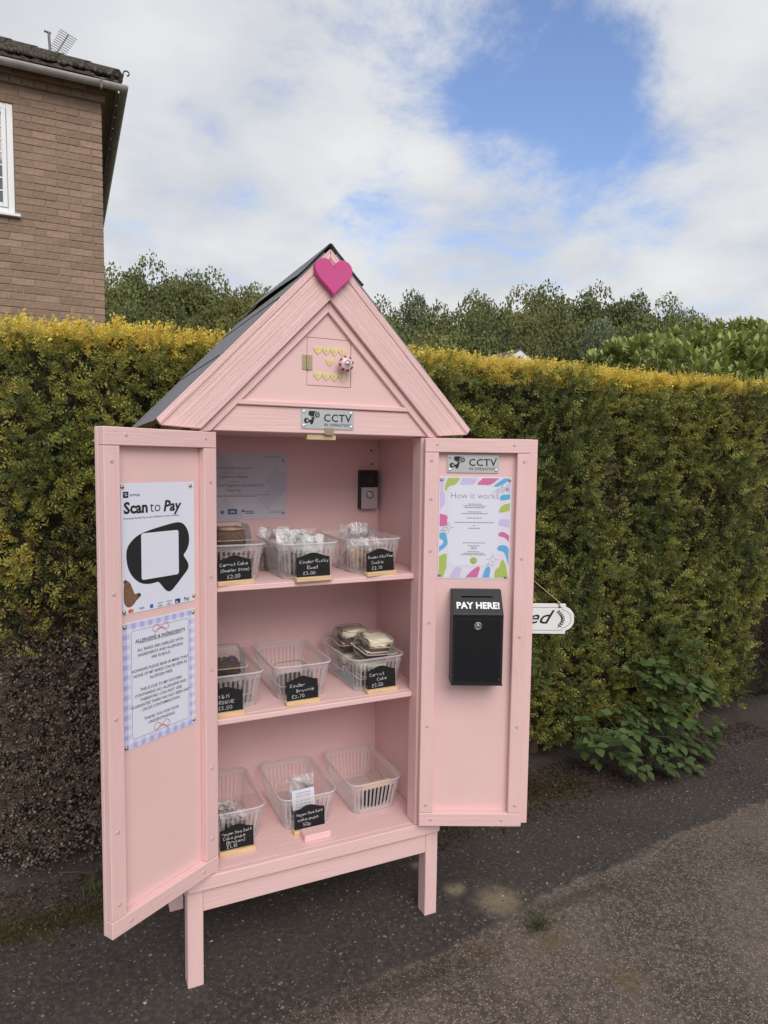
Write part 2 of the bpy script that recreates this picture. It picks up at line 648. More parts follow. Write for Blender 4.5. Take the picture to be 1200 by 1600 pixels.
def surf_material(name, base, light, dark, fleck_scale, fleck_keep, stains=()):
    m = bpy.data.materials.new(name)
    m.use_nodes = True
    N, L = m.node_tree.nodes, m.node_tree.links
    b = N['Principled BSDF']
    b.inputs['Roughness'].default_value = 0.88
    b.inputs['Specular IOR Level'].default_value = 0.25
    tcn = N.new('ShaderNodeTexCoord')

    def noise(sc_, det=6, rough=0.6):
        n = N.new('ShaderNodeTexNoise')
        n.inputs['Scale'].default_value = sc_
        n.inputs['Detail'].default_value = det
        n.inputs['Roughness'].default_value = rough
        L.new(tcn.outputs['Object'], n.inputs['Vector'])
        return n.outputs[0]

    def rng_(x, a, b_, c=0.0, d=1.0):
        n = N.new('ShaderNodeMapRange')
        n.interpolation_type = 'SMOOTHSTEP'
        for i, v in enumerate((a, b_, c, d)):
            n.inputs[i + 1].default_value = v
        L.new(x, n.inputs[0])
        return n.outputs[0]

    def mixc(f, a, b_):
        n = N.new('ShaderNodeMix')
        n.data_type = 'RGBA'
        if isinstance(f, float):
            n.inputs[0].default_value = f
        else:
            L.new(f, n.inputs[0])
        for i, c in ((6, a), (7, b_)):
            if isinstance(c, tuple):
                n.inputs[i].default_value = (*c, 1)
            else:
                L.new(c, n.inputs[i])
        return n.outputs[2]

    def mul(a, b_):
        n = N.new('ShaderNodeMath')
        n.operation = 'MULTIPLY'
        for i, c in enumerate((a, b_)):
            if isinstance(c, (int, float)):
                n.inputs[i].default_value = c
            else:
                L.new(c, n.inputs[i])
        return n.outputs[0]

    c = mixc(rng_(noise(2.2, 5), 0.35, 0.65), base, dark)
    c = mixc(mul(rng_(noise(60, 8, 0.7), 0.42, 0.66), 0.55), c, light)
    c = mixc(mul(rng_(noise(260, 3, 0.7), 0.5, 0.7), 0.5), c, dark)
    # small stones bedded in the surface
    vo = N.new('ShaderNodeTexVoronoi')
    vo.inputs['Scale'].default_value = fleck_scale
    vo.inputs['Randomness'].default_value = 1
    L.new(tcn.outputs['Object'], vo.inputs['Vector'])
    sp = N.new('ShaderNodeSeparateColor')
    L.new(vo.outputs['Color'], sp.inputs[0])
    pick = rng_(sp.outputs[0], 1 - fleck_keep, 1 - fleck_keep + 0.02)
    inside = rng_(vo.outputs['Distance'], 0.42, 0.3)
    stone = mixc(sp.outputs[1], light, tuple(min(1, q * 1.9) for q in light))
    fl = mul(pick, inside)
    c = mixc(mul(fl, 0.8), c, stone)
    for (sx, sy, rx, ry, colr, amt) in stains:
        mp = N.new('ShaderNodeMapping')
        mp.inputs['Location'].default_value = (-sx / rx, -sy / ry, 0)
        mp.inputs['Scale'].default_value = (1 / rx, 1 / ry, 0)
        L.new(tcn.outputs['Object'], mp.inputs[0])
        ln = N.new('ShaderNodeVectorMath')
        ln.operation = 'LENGTH'
        L.new(mp.outputs[0], ln.inputs[0])
        ad = N.new('ShaderNodeMath')
        ad.operation = 'ADD'
        L.new(ln.outputs['Value'], ad.inputs[0])
        L.new(mul(noise(30, 8, 0.75), 1.9), ad.inputs[1])
        c = mixc(mul(rng_(ad.outputs[0], 2.0, 1.05), amt), c, colr)
    L.new(c, b.inputs['Base Color'])
    bp = N.new('ShaderNodeBump')
    bp.inputs['Strength'].default_value = 0.9
    bp.inputs['Distance'].default_value = 0.004
    h = N.new('ShaderNodeMath')
    h.operation = 'ADD'
    L.new(noise(150, 7, 0.7), h.inputs[0])
    L.new(mul(fl, 0.5), h.inputs[1])
    L.new(h.outputs[0], bp.inputs['Height'])
    L.new(bp.outputs[0], b.inputs['Normal'])
    return m


MOSS = (0.050, 0.047, 0.012)
st = []
for (u, v, ru, rv) in ((712, 1390, 16, 8), (780, 1408, 32, 17), (650, 1352, 10, 5)):
    p = on_z(u, v)
    st.append((p.x, p.y, 0.085 * ru / 26, 0.085 * rv / 14, (0.27, 0.215, 0.145), 0.85))
p = on_z(60, 1465)
st.append((p.x, p.y + .06, 0.45, 0.10, (0.035, 0.029, 0.010), 0.9))
p = on_z(830, 1255)
st.append((p.x, p.y + .12, 0.55, 0.16, (0.028, 0.017, 0.011), 0.9))
p = on_z(1010, 1215)
st.append((p.x, p.y, 0.45, 0.13, (0.028, 0.017, 0.012), 0.85))
asphalt = surf_material('worn_asphalt', (0.062, 0.052, 0.048), (0.13, 0.108, 0.097), (0.042, 0.035, 0.032), 85, 0.12, st)
st2 = []
for (u, v) in ((860, 1470), (750, 1482), (980, 1530)):
    p = on_z(u, v)
    st2.append((p.x, p.y, 0.07, 0.05, (0.13, 0.095, 0.03), 0.5))
for (u, v, rx, ry) in ((600, 1545, .5, .08), (900, 1400, .35, .05)):
    p = on_z(u, v)
    st2.append((p.x, p.y, rx, ry, (0.040, 0.029, 0.022), 0.6))
gravelly = surf_material('gravelly_road_surface', (0.135, 0.107, 0.090), (0.26, 0.213, 0.178), (0.070, 0.054, 0.045), 150, 0.5, st2)
lawn = mat('rough_grass_ground', (0.05, 0.062, 0.022), 0.95, var=((0.7, 0.7, 0.7), 0.4))

xs = np.unique(np.concatenate([np.linspace(-400, -20, 12), np.linspace(-20, 60, 21), np.linspace(60, 500, 12)]))
ys = np.unique(np.concatenate([np.linspace(-300, 0, 8), np.linspace(0, 120, 41), np.linspace(120, 900, 10)]))
gx, gy = np.meshgrid(xs, ys)
V = np.stack([gx.ravel(), gy.ravel(), ground_height(gx, gy).ravel()], 1)
nx = len(xs)
q = np.array([(j * nx + i, j * nx + i + 1, (j + 1) * nx + i + 1, (j + 1) * nx + i)
              for j in range(len(ys) - 1) for i in range(nx - 1)])
tag(link('ground', np_mesh('ground', V, q, lawn, smooth=True)), kind='structure')

MB().add([(-40, -30, -0.004), (40, -30, -0.004), (40, 0.9, -0.004), (-40, 0.9, -0.004)], [(0, 1, 2, 3)]).build('road', gravelly)
tag(bpy.data.objects['road'], kind='structure')


def path_edge(x):
    a = np.interp(x, [-6, 0.08, 0.64, 1.19, 1.87, 4, 14], [-1.0, -0.19, -0.115, -0.03, 0.03, 0.22, 0.8])
    return a


pe = np.arange(-5, 14, 0.012)
ye = path_edge(pe) + 0.022 * (vnoise(np.stack([pe, pe * 0, pe * 0], 1), 7, 3) - .5) * 2 + 0.010 * (vnoise(np.stack([pe, pe * 0, pe * 0], 1), 34, 4) - .5) * 2
vs = [(x, y, 0.0) for x, y in zip(pe, ye)] + [(x, 1.5 if x < 3.4 else 9.0, 0.0) for x in pe]
lo = [(x, y - 0.006, -0.0045) for x, y in zip(pe, ye)]
n = len(pe)
vs += lo
fs = [(i, i + 1, n + i + 1, n + i) for i in range(n - 1)] + [(2 * n + i, 2 * n + i + 1, i + 1, i) for i in range(n - 1)]
tag(MB().add(vs, fs).build('path', asphalt), kind='structure')

# loose and bedded stones ------------------------------------------------
octV = np.array([(1, 0, 0), (0, 1, 0), (-1, 0, 0), (0, -1, 0), (0, 0, 1), (0, 0, -.6), (.7, .75, .25), (-.75, .6, .3)], float)
octQ = np.array([(0, 6, 4), (6, 1, 4), (1, 7, 4), (7, 2, 4), (2, 3, 4), (3, 0, 4), (6, 0, 5), (1, 6, 5), (7, 1, 5), (2, 7, 5), (3, 2, 5), (0, 3, 5)])


def stones(name, P, S, cols, rough=0.9, flat=0.55):
    n = len(P)
    ang = rng.random(n) * 6.28
    Y = np.stack([np.cos(ang), np.sin(ang), rng.normal(0, .12, n)], 1)
    Nn = np.stack([rng.normal(0, .15, n), rng.normal(0, .15, n), np.ones(n)], 1)
    tv = octV * np.array([1, 0.75, flat])
    Vv, Q = scatter(tv, octQ, P, Y, Nn, S)
    c = np.repeat(cols, len(tv), axis=0)
    return link(name, np_mesh(name, Vv, Q, mat('stone_chips', (.2, .2, .2), rough, attr='tint', spec=0.3), c))


n = 7200
px_ = rng.uniform(-1.0, 3.6, n)
ey = path_edge(px_)
py_ = ey + (rng.random(n) ** 1.3) * (0.70 - ey)
kk = rng.random(n)
S = rng.uniform(0.0011, 0.0036, n) * np.where(kk > .86, 2.3, 1)
g = rng.uniform(0.06, 0.20, n) * np.where(rng.random(n) > .95, 2.0, 1)
cols = np.stack([g * 1.04, g * 0.93, g * 0.86], 1)
P = np.stack([px_, py_, S * 0.02], 1)
tag(stones('path_chippings', P, S, cols), 'pale stone chips bedded in the dark asphalt path', 'stones', kind='stuff')
n = 30000
px_ = rng.uniform(-1.2, 4.2, n)
py_ = path_edge(px_) - 0.004 - (rng.random(n) ** 1.25) * 1.15
S = rng.uniform(0.0012, 0.0036, n)
g = rng.uniform(0.06, 0.23, n) * np.where(rng.random(n) > .94, 1.7, 1)
cols = np.stack([g * 1.08, g * 0.90, g * 0.77], 1)
P = np.stack([px_, py_, -0.004 + S * 0.05], 1)
tag(stones('road_gravel', P, S, cols), 'brown gravel chips covering the road surface', 'gravel', kind='stuff')

# ================================================================ conifer hedge
leafmat = mat('conifer_foliage', (.1, .1, .03), 0.65, attr='tint', spec=0.25, trans=0.32)
deadmat = mat('dead_foliage', (.1, .07, .05), 0.9, attr='tint', spec=0.1)
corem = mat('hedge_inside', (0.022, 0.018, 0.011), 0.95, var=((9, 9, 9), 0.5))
barkm = mat('twig_bark', (0.085, 0.062, 0.045), 0.9, var=((30, 30, 30), 0.3))


def spray_template(pairs=3):
    vs, qs = [], []

    def quad(a, b, c, d):
        o = len(vs)
        vs.extend([a, b, c, d])
        qs.append((o, o + 1, o + 2, o + 3))
    quad((-.022, 0, 0), (.022, 0, 0), (.012, .9, .05), (-.012, .9, .05))
    r = random.Random(5)
    for i in range(pairs):
        t = .12 + .72 * i / (pairs - 1)
        for s in (-1, 1):
            tt = t + (.07 if s > 0 else 0)
            ln = (.46 - .24 * t) * r.uniform(.85, 1.15)
            a = R(r.uniform(32, 52))
            dx, dy = s * math.sin(a), math.cos(a)
            z1 = r.uniform(-.12, .12)
            b0 = Vector((0, tt, .05 * tt))
            tip = b0 + Vector((dx * ln, dy * ln, z1))
            mid = b0 + Vector((dx, dy, z1 * .5 / ln if ln else 0)) * ln * .5
            w = .058
            px, py = -dy * w, dx * w
            quad(tuple(b0), (mid.x - px, mid.y - py, mid.z - .015), tuple(tip), (mid.x + px, mid.y + py, mid.z + .02))
    quad((0, .82, .04), (.055, .98, .03), (0, 1.2, .06), (-.055, .98, .06))
    return np.array(vs, float), np.array(qs)


SPV, SPQ = spray_template()
spm = np.repeat(np.array([0.0] + [1.0] * 7), 4)      # stem / leaflet


def hedge_face_y(x, z):
    """front surface of the clipped hedge"""
    P = np.stack([x, x * 0, z], 1)
    y = 0.665 + 0.05 * (vnoise(P, 1.7, 21) - .5) + 0.05 * (vnoise(P, 6, 22) - .5)
    low = np.clip((0.5 - z) / 0.5, 0, 1) * np.clip((x - 0.2) / .8, 0, 1)
    y = y + 0.10 * low
    le = np.clip((-0.40 - x) / 0.26, 0, 1)
    return y + 0.42 * (1 - np.sqrt(np.clip(1 - le ** 2, 0, 1)))


HTOP = 1.80


def hedge_top(x, y):
    P = np.stack([x, y, x * 0], 1)
    return HTOP + 0.05 * (vnoise(P, 2.1, 31) - .5) + 0.03 * (vnoise(P, 8, 32) - .5)


hedge = thing('conifer_hedge', 'tall clipped conifer hedge with golden top growing behind the pink cabinet', 'hedge', (1.2, 0.95, 0))


def local(P):
    return P - np.array([1.2, 0.95, 0])


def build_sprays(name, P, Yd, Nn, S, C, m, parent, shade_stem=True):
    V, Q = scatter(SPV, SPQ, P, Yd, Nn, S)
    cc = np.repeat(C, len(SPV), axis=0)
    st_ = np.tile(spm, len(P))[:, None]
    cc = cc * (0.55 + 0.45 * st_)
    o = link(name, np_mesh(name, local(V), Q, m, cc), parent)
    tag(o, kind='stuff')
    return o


# --- front face: tufts of sprays with dark gaps between them
NT, PER = 13500, 7
tx = rng.uniform(-0.66, 3.06, NT)
tz = 0.06 + rng.random(NT) * (HTOP - 0.05)
P3 = np.stack([tx, tx * 0, tz], 1)
nn_t = vnoise(P3, 4.5, 41)
nm_t = vnoise(P3, 15, 42)
tdep = 0.060 * rng.random(NT) ** 1.1 + 0.06 * (nn_t - .5) + 0.08 * (nm_t - .5)
ok_t = rng.random(NT) < np.where(nn_t * .5 + nm_t * .5 > 0.62, 0.65, 1.0)
tx, tz, nn_t, nm_t, tdep = tx[ok_t], tz[ok_t], nn_t[ok_t], nm_t[ok_t], tdep[ok_t]
NT = len(tx)
tdir = np.stack([rng.normal(0, .45, NT), -rng.uniform(.35, .95, NT), rng.normal(.55, .40, NT)], 1)
tdir /= np.linalg.norm(tdir, axis=1, keepdims=True)
tsize = rng.uniform(.75, 1.35, NT)
thue = np.clip(rng.normal(.54, .22, NT) + .6 * (nn_t - .5), 0.05, 1)
ii = np.repeat(np.arange(NT), PER)
n = len(ii)
x, z = tx[ii], tz[ii]
nn_, nm = nn_t[ii], nm_t[ii]
fan = rng.normal(0, .42, (n, 3))
Yd = tdir[ii] + fan
along = rng.random(n)[:, None] * 0.030 * tsize[ii][:, None]
base_y = hedge_face_y(x, z) + tdep[ii] + 0.012
P = np.stack([x, base_y, z], 1) + tdir[ii] * along + rng.normal(0, .005, (n, 3))
bare = (0.74 + 0.16 * (nn_ - .5) + 0.10 * (nm - .5)) * np.clip((0.30 - x) / 0.25, 0, 1)
dead = z < bare
patch = np.zeros(n)
for (u, v, rr) in ((965, 770, .15), (1115, 795, .17), (1085, 830, .1), (120, 880, .14), (110, 990, .16), (30, 1000, .12), (1190, 1000, .12), (960, 1010, .07), (1150, 640, .1)):
    c = on_y(u, v, .66)
    patch = np.maximum(patch, np.clip(1.25 - np.hypot(x - c.x, z - c.z) / rr, 0, 1))
brown = rng.random(n) < patch * 0.62 + 0.03
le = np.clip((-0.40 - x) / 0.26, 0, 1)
Yd[:, 0] -= le * 0.8
Nn = np.stack([rng.normal(0, .5, n), -np.ones(n), rng.normal(.6, .5, n)], 1)
S = rng.uniform(0.018, 0.038, n) * tsize[ii]
hue = np.clip(thue[ii] + rng.normal(0, .10, n), 0, .88)
hue = np.clip(hue + np.clip((z - 1.725) / .07, 0, 1) * 0.6, 0, 1.2)
hue = np.where(le > .15, np.clip(hue + le * .6 * np.clip((z - .7) * 3, 0, 1), 0, 1.0), hue)  # left end yellower: backlight glowing through the sprays, painted into their colour
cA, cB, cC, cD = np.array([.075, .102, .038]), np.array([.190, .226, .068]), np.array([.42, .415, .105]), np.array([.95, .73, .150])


def hedge_colour(h):
    h = h[:, None]
    return np.where(h < .45, cA + (cB - cA) * np.clip(h / .45, 0, 1),
                    np.where(h < .85, cB + (cC - cB) * np.clip((h - .45) / .4, 0, 1), cC + (cD - cC) * np.clip((h - .85) / .3, 0, 1)))


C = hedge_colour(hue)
bc = np.stack([rng.uniform(.06, .15, n), rng.uniform(.048, .10, n), rng.uniform(.034, .065, n)], 1)
C = np.where(brown[:, None], bc, C)
ok = ~dead
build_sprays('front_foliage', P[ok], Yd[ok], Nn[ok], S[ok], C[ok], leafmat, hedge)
# --- sprays deeper inside, filling between the tufts
nd = 15000
xd, zd = rng.uniform(-.62, 3.05, nd), rng.uniform(.05, HTOP - .01, nd)
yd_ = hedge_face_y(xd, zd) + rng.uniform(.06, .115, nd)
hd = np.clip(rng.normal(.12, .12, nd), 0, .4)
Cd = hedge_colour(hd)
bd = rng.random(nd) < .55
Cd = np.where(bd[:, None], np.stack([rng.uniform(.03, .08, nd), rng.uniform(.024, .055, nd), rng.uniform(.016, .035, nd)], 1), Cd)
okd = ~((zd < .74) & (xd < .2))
Yd_ = np.stack([rng.normal(0, .7, nd), -rng.uniform(.0, .6, nd), rng.normal(.3, .6, nd)], 1)
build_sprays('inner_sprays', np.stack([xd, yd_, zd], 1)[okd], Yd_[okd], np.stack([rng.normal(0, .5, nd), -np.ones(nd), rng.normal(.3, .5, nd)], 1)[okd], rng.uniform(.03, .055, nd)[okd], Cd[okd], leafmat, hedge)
# --- bare brown foot
n2_ = int(dead.sum())
Yb = np.stack([rng.normal(0, .8, n2_), rng.normal(-.3, .6, n2_), rng.normal(-.1, .8, n2_)], 1)
gb = rng.uniform(.05, .17, n2_)
cb = np.stack([gb * 1.08, gb * .84, gb * .67], 1)
o = build_sprays('bare_foot', P[dead] + np.array([0, .0, 0]), Yb, Nn[dead], S[dead] * .8, cb, deadmat, hedge)
o['label'] = 'bare brown dead growth at the foot of the hedge'
# extra curled dead scales in the bare foot
n3 = 17000
x = rng.uniform(-.66, .34, n3)
z = rng.uniform(0.03, .82, n3)
fy = hedge_face_y(x, z) - .01 + rng.random(n3) * .09
tvl = np.array([(-.25, 0, 0), (.25, 0, 0), (.3, .6, .12), (-.2, .7, .2)])
Vv, Q = scatter(tvl, np.array([(0, 1, 2, 3)]), np.stack([x, fy, z], 1), rng.normal(0, 1, (n3, 3)), rng.normal(0, 1, (n3, 3)), rng.uniform(.006, .015, n3))
gb = rng.uniform(.05, .24, n3)
o = link('dead_scales', np_mesh('dead_scales', local(Vv), Q, deadmat, np.repeat(np.stack([gb * 1.06, gb * .84, gb * .68], 1), 4, axis=0)), hedge)
tag(o, kind='stuff')
# --- top
n = 19000
x = rng.uniform(-0.6, 3.04, n)
y = 0.66 + rng.random(n) * 0.62
P3 = np.stack([x, y, x * 0], 1)
tz = hedge_top(x, y) - rng.random(n) * .035 + .005
sel = y > hedge_face_y(x, np.full(n, 1.75)) - .02
Yd = np.stack([rng.normal(0, .3, n), rng.normal(-.15, .3, n), np.ones(n)], 1)
Nn = np.stack([rng.normal(0, .6, n), -np.ones(n), rng.normal(0, .4, n)], 1)
S = rng.uniform(.018, .040, n)
yl = np.clip(rng.normal(.80, .2, n) + .5 * (vnoise(P3, 5, 55) - .5), 0, 1)[:, None]
C = cC + (cD - cC) * yl
P = np.stack([x, y, tz], 1)
build_sprays('golden_top_growth', P[sel], Yd[sel], Nn[sel], S[sel], C[sel], leafmat, hedge)
# tall shoots standing out of the top
n = 420
x = rng.uniform(-0.5, 3.0, n)
y = rng.uniform(.68, 1.0, n)
n_sh = []
for i in range(n):
    hgt = rng.uniform(.02, .055) * (1.6 if rng.random() > .93 else 1)
    lean = rng.normal(0, .15, 2)
    k = 3
    for j in range(k):
        n_sh.append((x[i] + lean[0] * hgt * j / k, y[i] + lean[1] * hgt * j / k, HTOP + .01 + hgt * j / k, lean[0], lean[1], 0.030 * (1 - .2 * j)))
A = np.array(n_sh)
Yd = np.stack([A[:, 3] + rng.normal(0, .1, len(A)), A[:, 4], np.ones(len(A))], 1)
Nn = np.stack([rng.normal(0, .6, len(A)), -np.ones(len(A)), rng.normal(0, .3, len(A))], 1)
C = cC + (cD - cC) * rng.uniform(.3, 1.0, (len(A), 1))
build_sprays('top_shoots', A[:, :3], Yd, Nn, A[:, 5], C, leafmat, hedge)
# side whips sticking out of the face
n = 240
x = rng.uniform(-.55, 3.0, n)
z = rng.uniform(.3, 1.75, n)
z = np.where(x < .35, np.maximum(z, 1.0), z)
fy = hedge_face_y(x, z) - .03
seg = []
for i in range(n):
    d = Vector((rng.normal(0, .5), -rng.uniform(.1, .5), rng.uniform(.3, 1))).normalized()
    for j in range(4):
        seg.append((x[i] + d.x * .022 * j, fy[i] + d.y * .022 * j, z[i] + d.z * .022 * j, d.x, d.y, d.z, .042 - .005 * j))
A = np.array(seg)
C = cB + (cC - cB) * rng.uniform(.2, 1.1, (len(A), 1))
build_sprays('side_shoots', A[:, :3], A[:, 3:6] + rng.normal(0, .12, (len(A), 3)), np.stack([rng.normal(0, .4, len(A)), -np.ones(len(A)), rng.normal(.3, .4, len(A))], 1), A[:, 6], C, leafmat, hedge)
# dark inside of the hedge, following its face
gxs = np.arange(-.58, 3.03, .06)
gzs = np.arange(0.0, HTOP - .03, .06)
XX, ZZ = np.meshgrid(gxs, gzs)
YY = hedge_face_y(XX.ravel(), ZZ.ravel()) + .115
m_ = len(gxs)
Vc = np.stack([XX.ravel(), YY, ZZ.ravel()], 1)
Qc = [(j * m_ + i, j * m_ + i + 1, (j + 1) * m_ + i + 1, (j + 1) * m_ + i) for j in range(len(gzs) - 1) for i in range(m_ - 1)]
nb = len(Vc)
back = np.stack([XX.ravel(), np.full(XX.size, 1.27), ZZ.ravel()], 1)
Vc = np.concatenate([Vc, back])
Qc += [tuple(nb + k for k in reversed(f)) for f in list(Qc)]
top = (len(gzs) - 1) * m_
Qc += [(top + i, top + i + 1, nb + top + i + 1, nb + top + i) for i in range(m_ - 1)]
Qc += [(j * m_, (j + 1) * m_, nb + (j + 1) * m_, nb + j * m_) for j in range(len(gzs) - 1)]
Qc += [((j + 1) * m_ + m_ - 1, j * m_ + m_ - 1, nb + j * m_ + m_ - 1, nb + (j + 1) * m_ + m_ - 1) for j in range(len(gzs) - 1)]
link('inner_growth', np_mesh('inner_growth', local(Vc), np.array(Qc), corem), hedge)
# stems and twigs showing at the bare foot
tw = MB()
rt = random.Random(3)
for k in range(70):
    x0 = rt.uniform(-.62, .4)
    z0 = rt.uniform(.02, .8)
    y0 = float(hedge_face_y(np.array([x0]), np.array([z0]))[0]) + rt.uniform(-.02, .06)
    d = Vector((rt.gauss(0, 1), rt.gauss(-.3, .4), rt.gauss(.3, .8))).normalized()
    ln = rt.uniform(.06, .2)
    p0 = Vector((x0, y0, z0))
    pts = [p0, p0 + d * ln * .5 + Vector((rt.gauss(0, .008), 0, rt.gauss(0, .008))), p0 + d * ln]
    tw.tube([q - Vector((1.2, .95, 0)) for q in pts], [rt.uniform(.0015, .0035), .0018, .0008], 5)
for k in range(9):
    x0 = -.5 + k * .42 + rt.uniform(-.1, .1)
    pts = [Vector((x0, .86, -.01)), Vector((x0 + rt.uniform(-.05, .05), .85, .3)), Vector((x0 + rt.uniform(-.08, .08), .9, .9))]
    tw.tube([q - Vector((1.2, .95, 0)) for q in pts], [.028, .02, .012], 7)
tag(tw.build('twigs', barkm, hedge), kind='stuff')

# --- the brown hedge that joins on at the right
bh = thing('brown_hedge', 'dull purple-brown hedge section adjoining the far end of the conifer hedge', 'hedge', (3.9, 1.2, 0))
n = 9000
x = rng.uniform(3.02, 4.8, n)
z = rng.uniform(.1, 1.78, n)
fy = .80 + rng.random(n) * .08 + .06 * (vnoise(np.stack([x, x * 0, z], 1), 6, 71) - .5)
topm = rng.random(n) < .12
z = np.where(topm, 1.76, z)
fy = np.where(topm, .8 + rng.random(n) * .6, fy)
Yd = np.stack([rng.normal(0, .7, n), -rng.uniform(.1, 1, n), rng.normal(.3, .6, n)], 1)
Nn = rng.normal(0, 1, (n, 3))
gb = rng.uniform(.03, .10, n)
C = np.stack([gb, gb * .66, gb * .55], 1)
grn = rng.random(n) < .28
C = np.where(grn[:, None], np.stack([gb * .8, gb * .95, gb * .35], 1), C)
V, Q = scatter(SPV, SPQ, np.stack([x, fy, z], 1), Yd, Nn, rng.uniform(.03, .055, n))
tag(link('brown_foliage', np_mesh('brown_foliage', V - np.array([3.9, 1.2, 0]), Q, leafmat, np.repeat(C, len(SPV), axis=0)), bh), kind='stuff')
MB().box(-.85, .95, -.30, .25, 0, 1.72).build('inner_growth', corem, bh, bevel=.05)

# --- leaf litter, moss along the hedge foot
lm = mat('leaf_litter', (.1, .07, .05), 0.95, attr='tint', spec=0.1)
n = 8200
pts = []
while len(pts) < n:
    if rng.random() < .62:
        xx = rng.uniform(.75, 3.0)
        yy = .70 - abs(rng.normal(0, .15)) - (.16 if xx < 1.6 and rng.random() < .5 else 0)
        if yy < .28 or (xx > 2.5 and yy < .5):
            continue
    else:
        xx = rng.uniform(-.9, .75)
        yy = .66 - abs(rng.normal(0, .11))
        if yy < .3:
            continue
    pts.append((xx, yy))
pts = np.array(pts)
Yd = np.stack([rng.normal(0, 1, n), rng.normal(0, 1, n), rng.normal(0, .25, n)], 1)
Nn = np.stack([rng.normal(0, .35, n), rng.normal(0, .35, n), np.ones(n)], 1)
lit = np.array([(-.16, 0, 0), (.16, 0, .03), (.1, .9, .12), (-.1, .8, .03)])
Vv, Q = scatter(lit, np.array([(0, 1, 2, 3)]), np.stack([pts[:, 0], pts[:, 1], np.full(n, .003)], 1), Yd, Nn, rng.uniform(.006, .020, n))
gb = rng.uniform(.02, .10, n) * np.where(rng.random(n) > .93, 1.8, 1)
C = np.stack([gb * 1.1, gb * .74, gb * .50], 1)
tag(link('leaf_litter', np_mesh('leaf_litter', Vv, Q, lm, np.repeat(C, 4, axis=0))), 'brown leaf litter and dead needles along the hedge foot', 'leaf litter', kind='stuff')
n = 5200
xx = np.where(rng.random(n) < .6, rng.uniform(-.95, .12, n), rng.uniform(.9, 1.7, n))
yy = np.where(xx < .5, rng.normal(.44, .055, n), rng.normal(.48, .05, n))
Yd = np.stack([rng.normal(0, .6, n), rng.normal(0, .6, n), np.ones(n)], 1)
Nn = rng.normal(0, 1, (n, 3))
Vv, Q = scatter(lit, np.array([(0, 1, 2, 3)]), np.stack([xx, yy, np.zeros(n)], 1), Yd, Nn, rng.uniform(.005, .014, n))
gb = rng.uniform(.035, .10, n)
C = np.stack([gb * .95, gb * .80, gb * .26], 1)
tag(link('moss', np_mesh('moss', Vv, Q, lm, np.repeat(C, 4, axis=0))), 'brown-green moss strip between asphalt path and hedge foot', 'moss', kind='stuff')

# ================================================================ brick house
YH, XC, ZE = 6.40, 0.105, 5.36
house = thing('brick_house', 'two-storey brown brick house with white window behind the hedge', 'house', (XC, YH, 0))
mortar = mat('mortar', (0.30, 0.215, 0.165), 0.95, bump=((60, 60, 60), 0.4, 0.004), var=((14, 14, 14), 0.25))
brickm = mat('brown_brick', (0.30, 0.205, 0.152), 0.9, bump=((60, 60, 60), 0.55, 0.004), var=((22, 22, 22), 0.16), objrand=0.17)
upvc = mat('white_upvc', (0.78, 0.80, 0.82), 0.3, spec=0.5)
glass = mat('window_glass', (0.10, 0.12, 0.15), 0.04, spec=1.0)
gutterm = mat('grey_plastic_gutter', (0.40, 0.37, 0.36), 0.5, var=((5, 5, 5), 0.22))
soffitm = mat('soffit_board', (0.30, 0.27, 0.25), 0.7, var=((7, 7, 7), 0.15))
tilem = mat('mossy_roof_tile', (0.075, 0.062, 0.052), 0.95, bump=((40, 40, 40), 0.8, 0.01), var=((18, 18, 18), 0.5))
# local frame: x to the left is negative, y>0 goes into the house, z up
WX0, WX1, WZ0, WZ1 = -2.05, -0.835, 3.830, 4.96       # window opening
HW, HD = 9.0, 8.0
wl_ = MB()
B = 0.006
for (a, b_, c, d) in ((-HW, WX0, 0, 5.14), (WX1, 0 - B, 0, 5.14), (WX0, WX1, 0, WZ0), (WX0, WX1, WZ1, 5.14)):
    wl_.box(a, b_, B, .3, c, d)
wl_.box(-B - .3, -B, .3, HD, 0, 5.14)
wl_.box(-HW, -B - .3, HD - .3, HD, 0, 5.14)
wl_.box(-HW, -HW + .3, .3, HD - .3, 0, 5.14)
wall = wl_.build('wall', mortar, house)
bl, bhh, bj = 0.215, 0.065, 0.010
full = MB().box(0, bl, 0, .05, 0, bhh).mesh('brick', brickm, bevel=.004)
half = MB().box(0, .1025, 0, .05, 0, bhh).mesh('half_brick', brickm, bevel=.004)
side = MB().box(0, .05, 0, bl, 0, bhh).mesh('side_brick', brickm, bevel=.004)
cand, rest = [], MB()
course = bhh + bj
for r_ in range(int(5.13 / course)):
    zz = r_ * course + .004
    xr = 0.0
    first = True
    off = r_ % 2
    while xr > -HW:
        w = .1025 if (first and off) else bl
        x0 = xr - w
        xr = x0 - bj
        first = False
        zc = zz + bhh / 2
        if x0 < WX1 and x0 + w > WX0 and zc > WZ0 and zc < WZ1:
            if x0 + w > WX1 + .03:                     # cut brick at the reveal
                rest.box(WX1 + .002, x0 + w, 0, .05, zz, zz + bhh)
            elif x0 < WX0 - .03:
                rest.box(x0, WX0 - .002, 0, .05, zz, zz + bhh)
            continue
        cand.append((abs(x0) + max(0, 3.0 - zc) * 3, x0, zz, w))
cand.sort()
for k, (_, x0, zz, w) in enumerate(cand):
    dy = random.uniform(-.002, .002)
    if k < 296:
        link('brick', full if w > .2 else half, wall, loc=(x0, dy, zz))
    else:
        rest.box(x0, x0 + w, dy, .05, zz, zz + bhh)
for r_ in range(int(5.13 / course)):
    zz = r_ * course + .004
    yy = .0525 if r_ % 2 == 0 else .165
    while yy < HD:
        rest.box(-.05, random.uniform(-.002, .002), yy, min(yy + bl, HD), zz, zz + bhh)
        yy += bl + bj
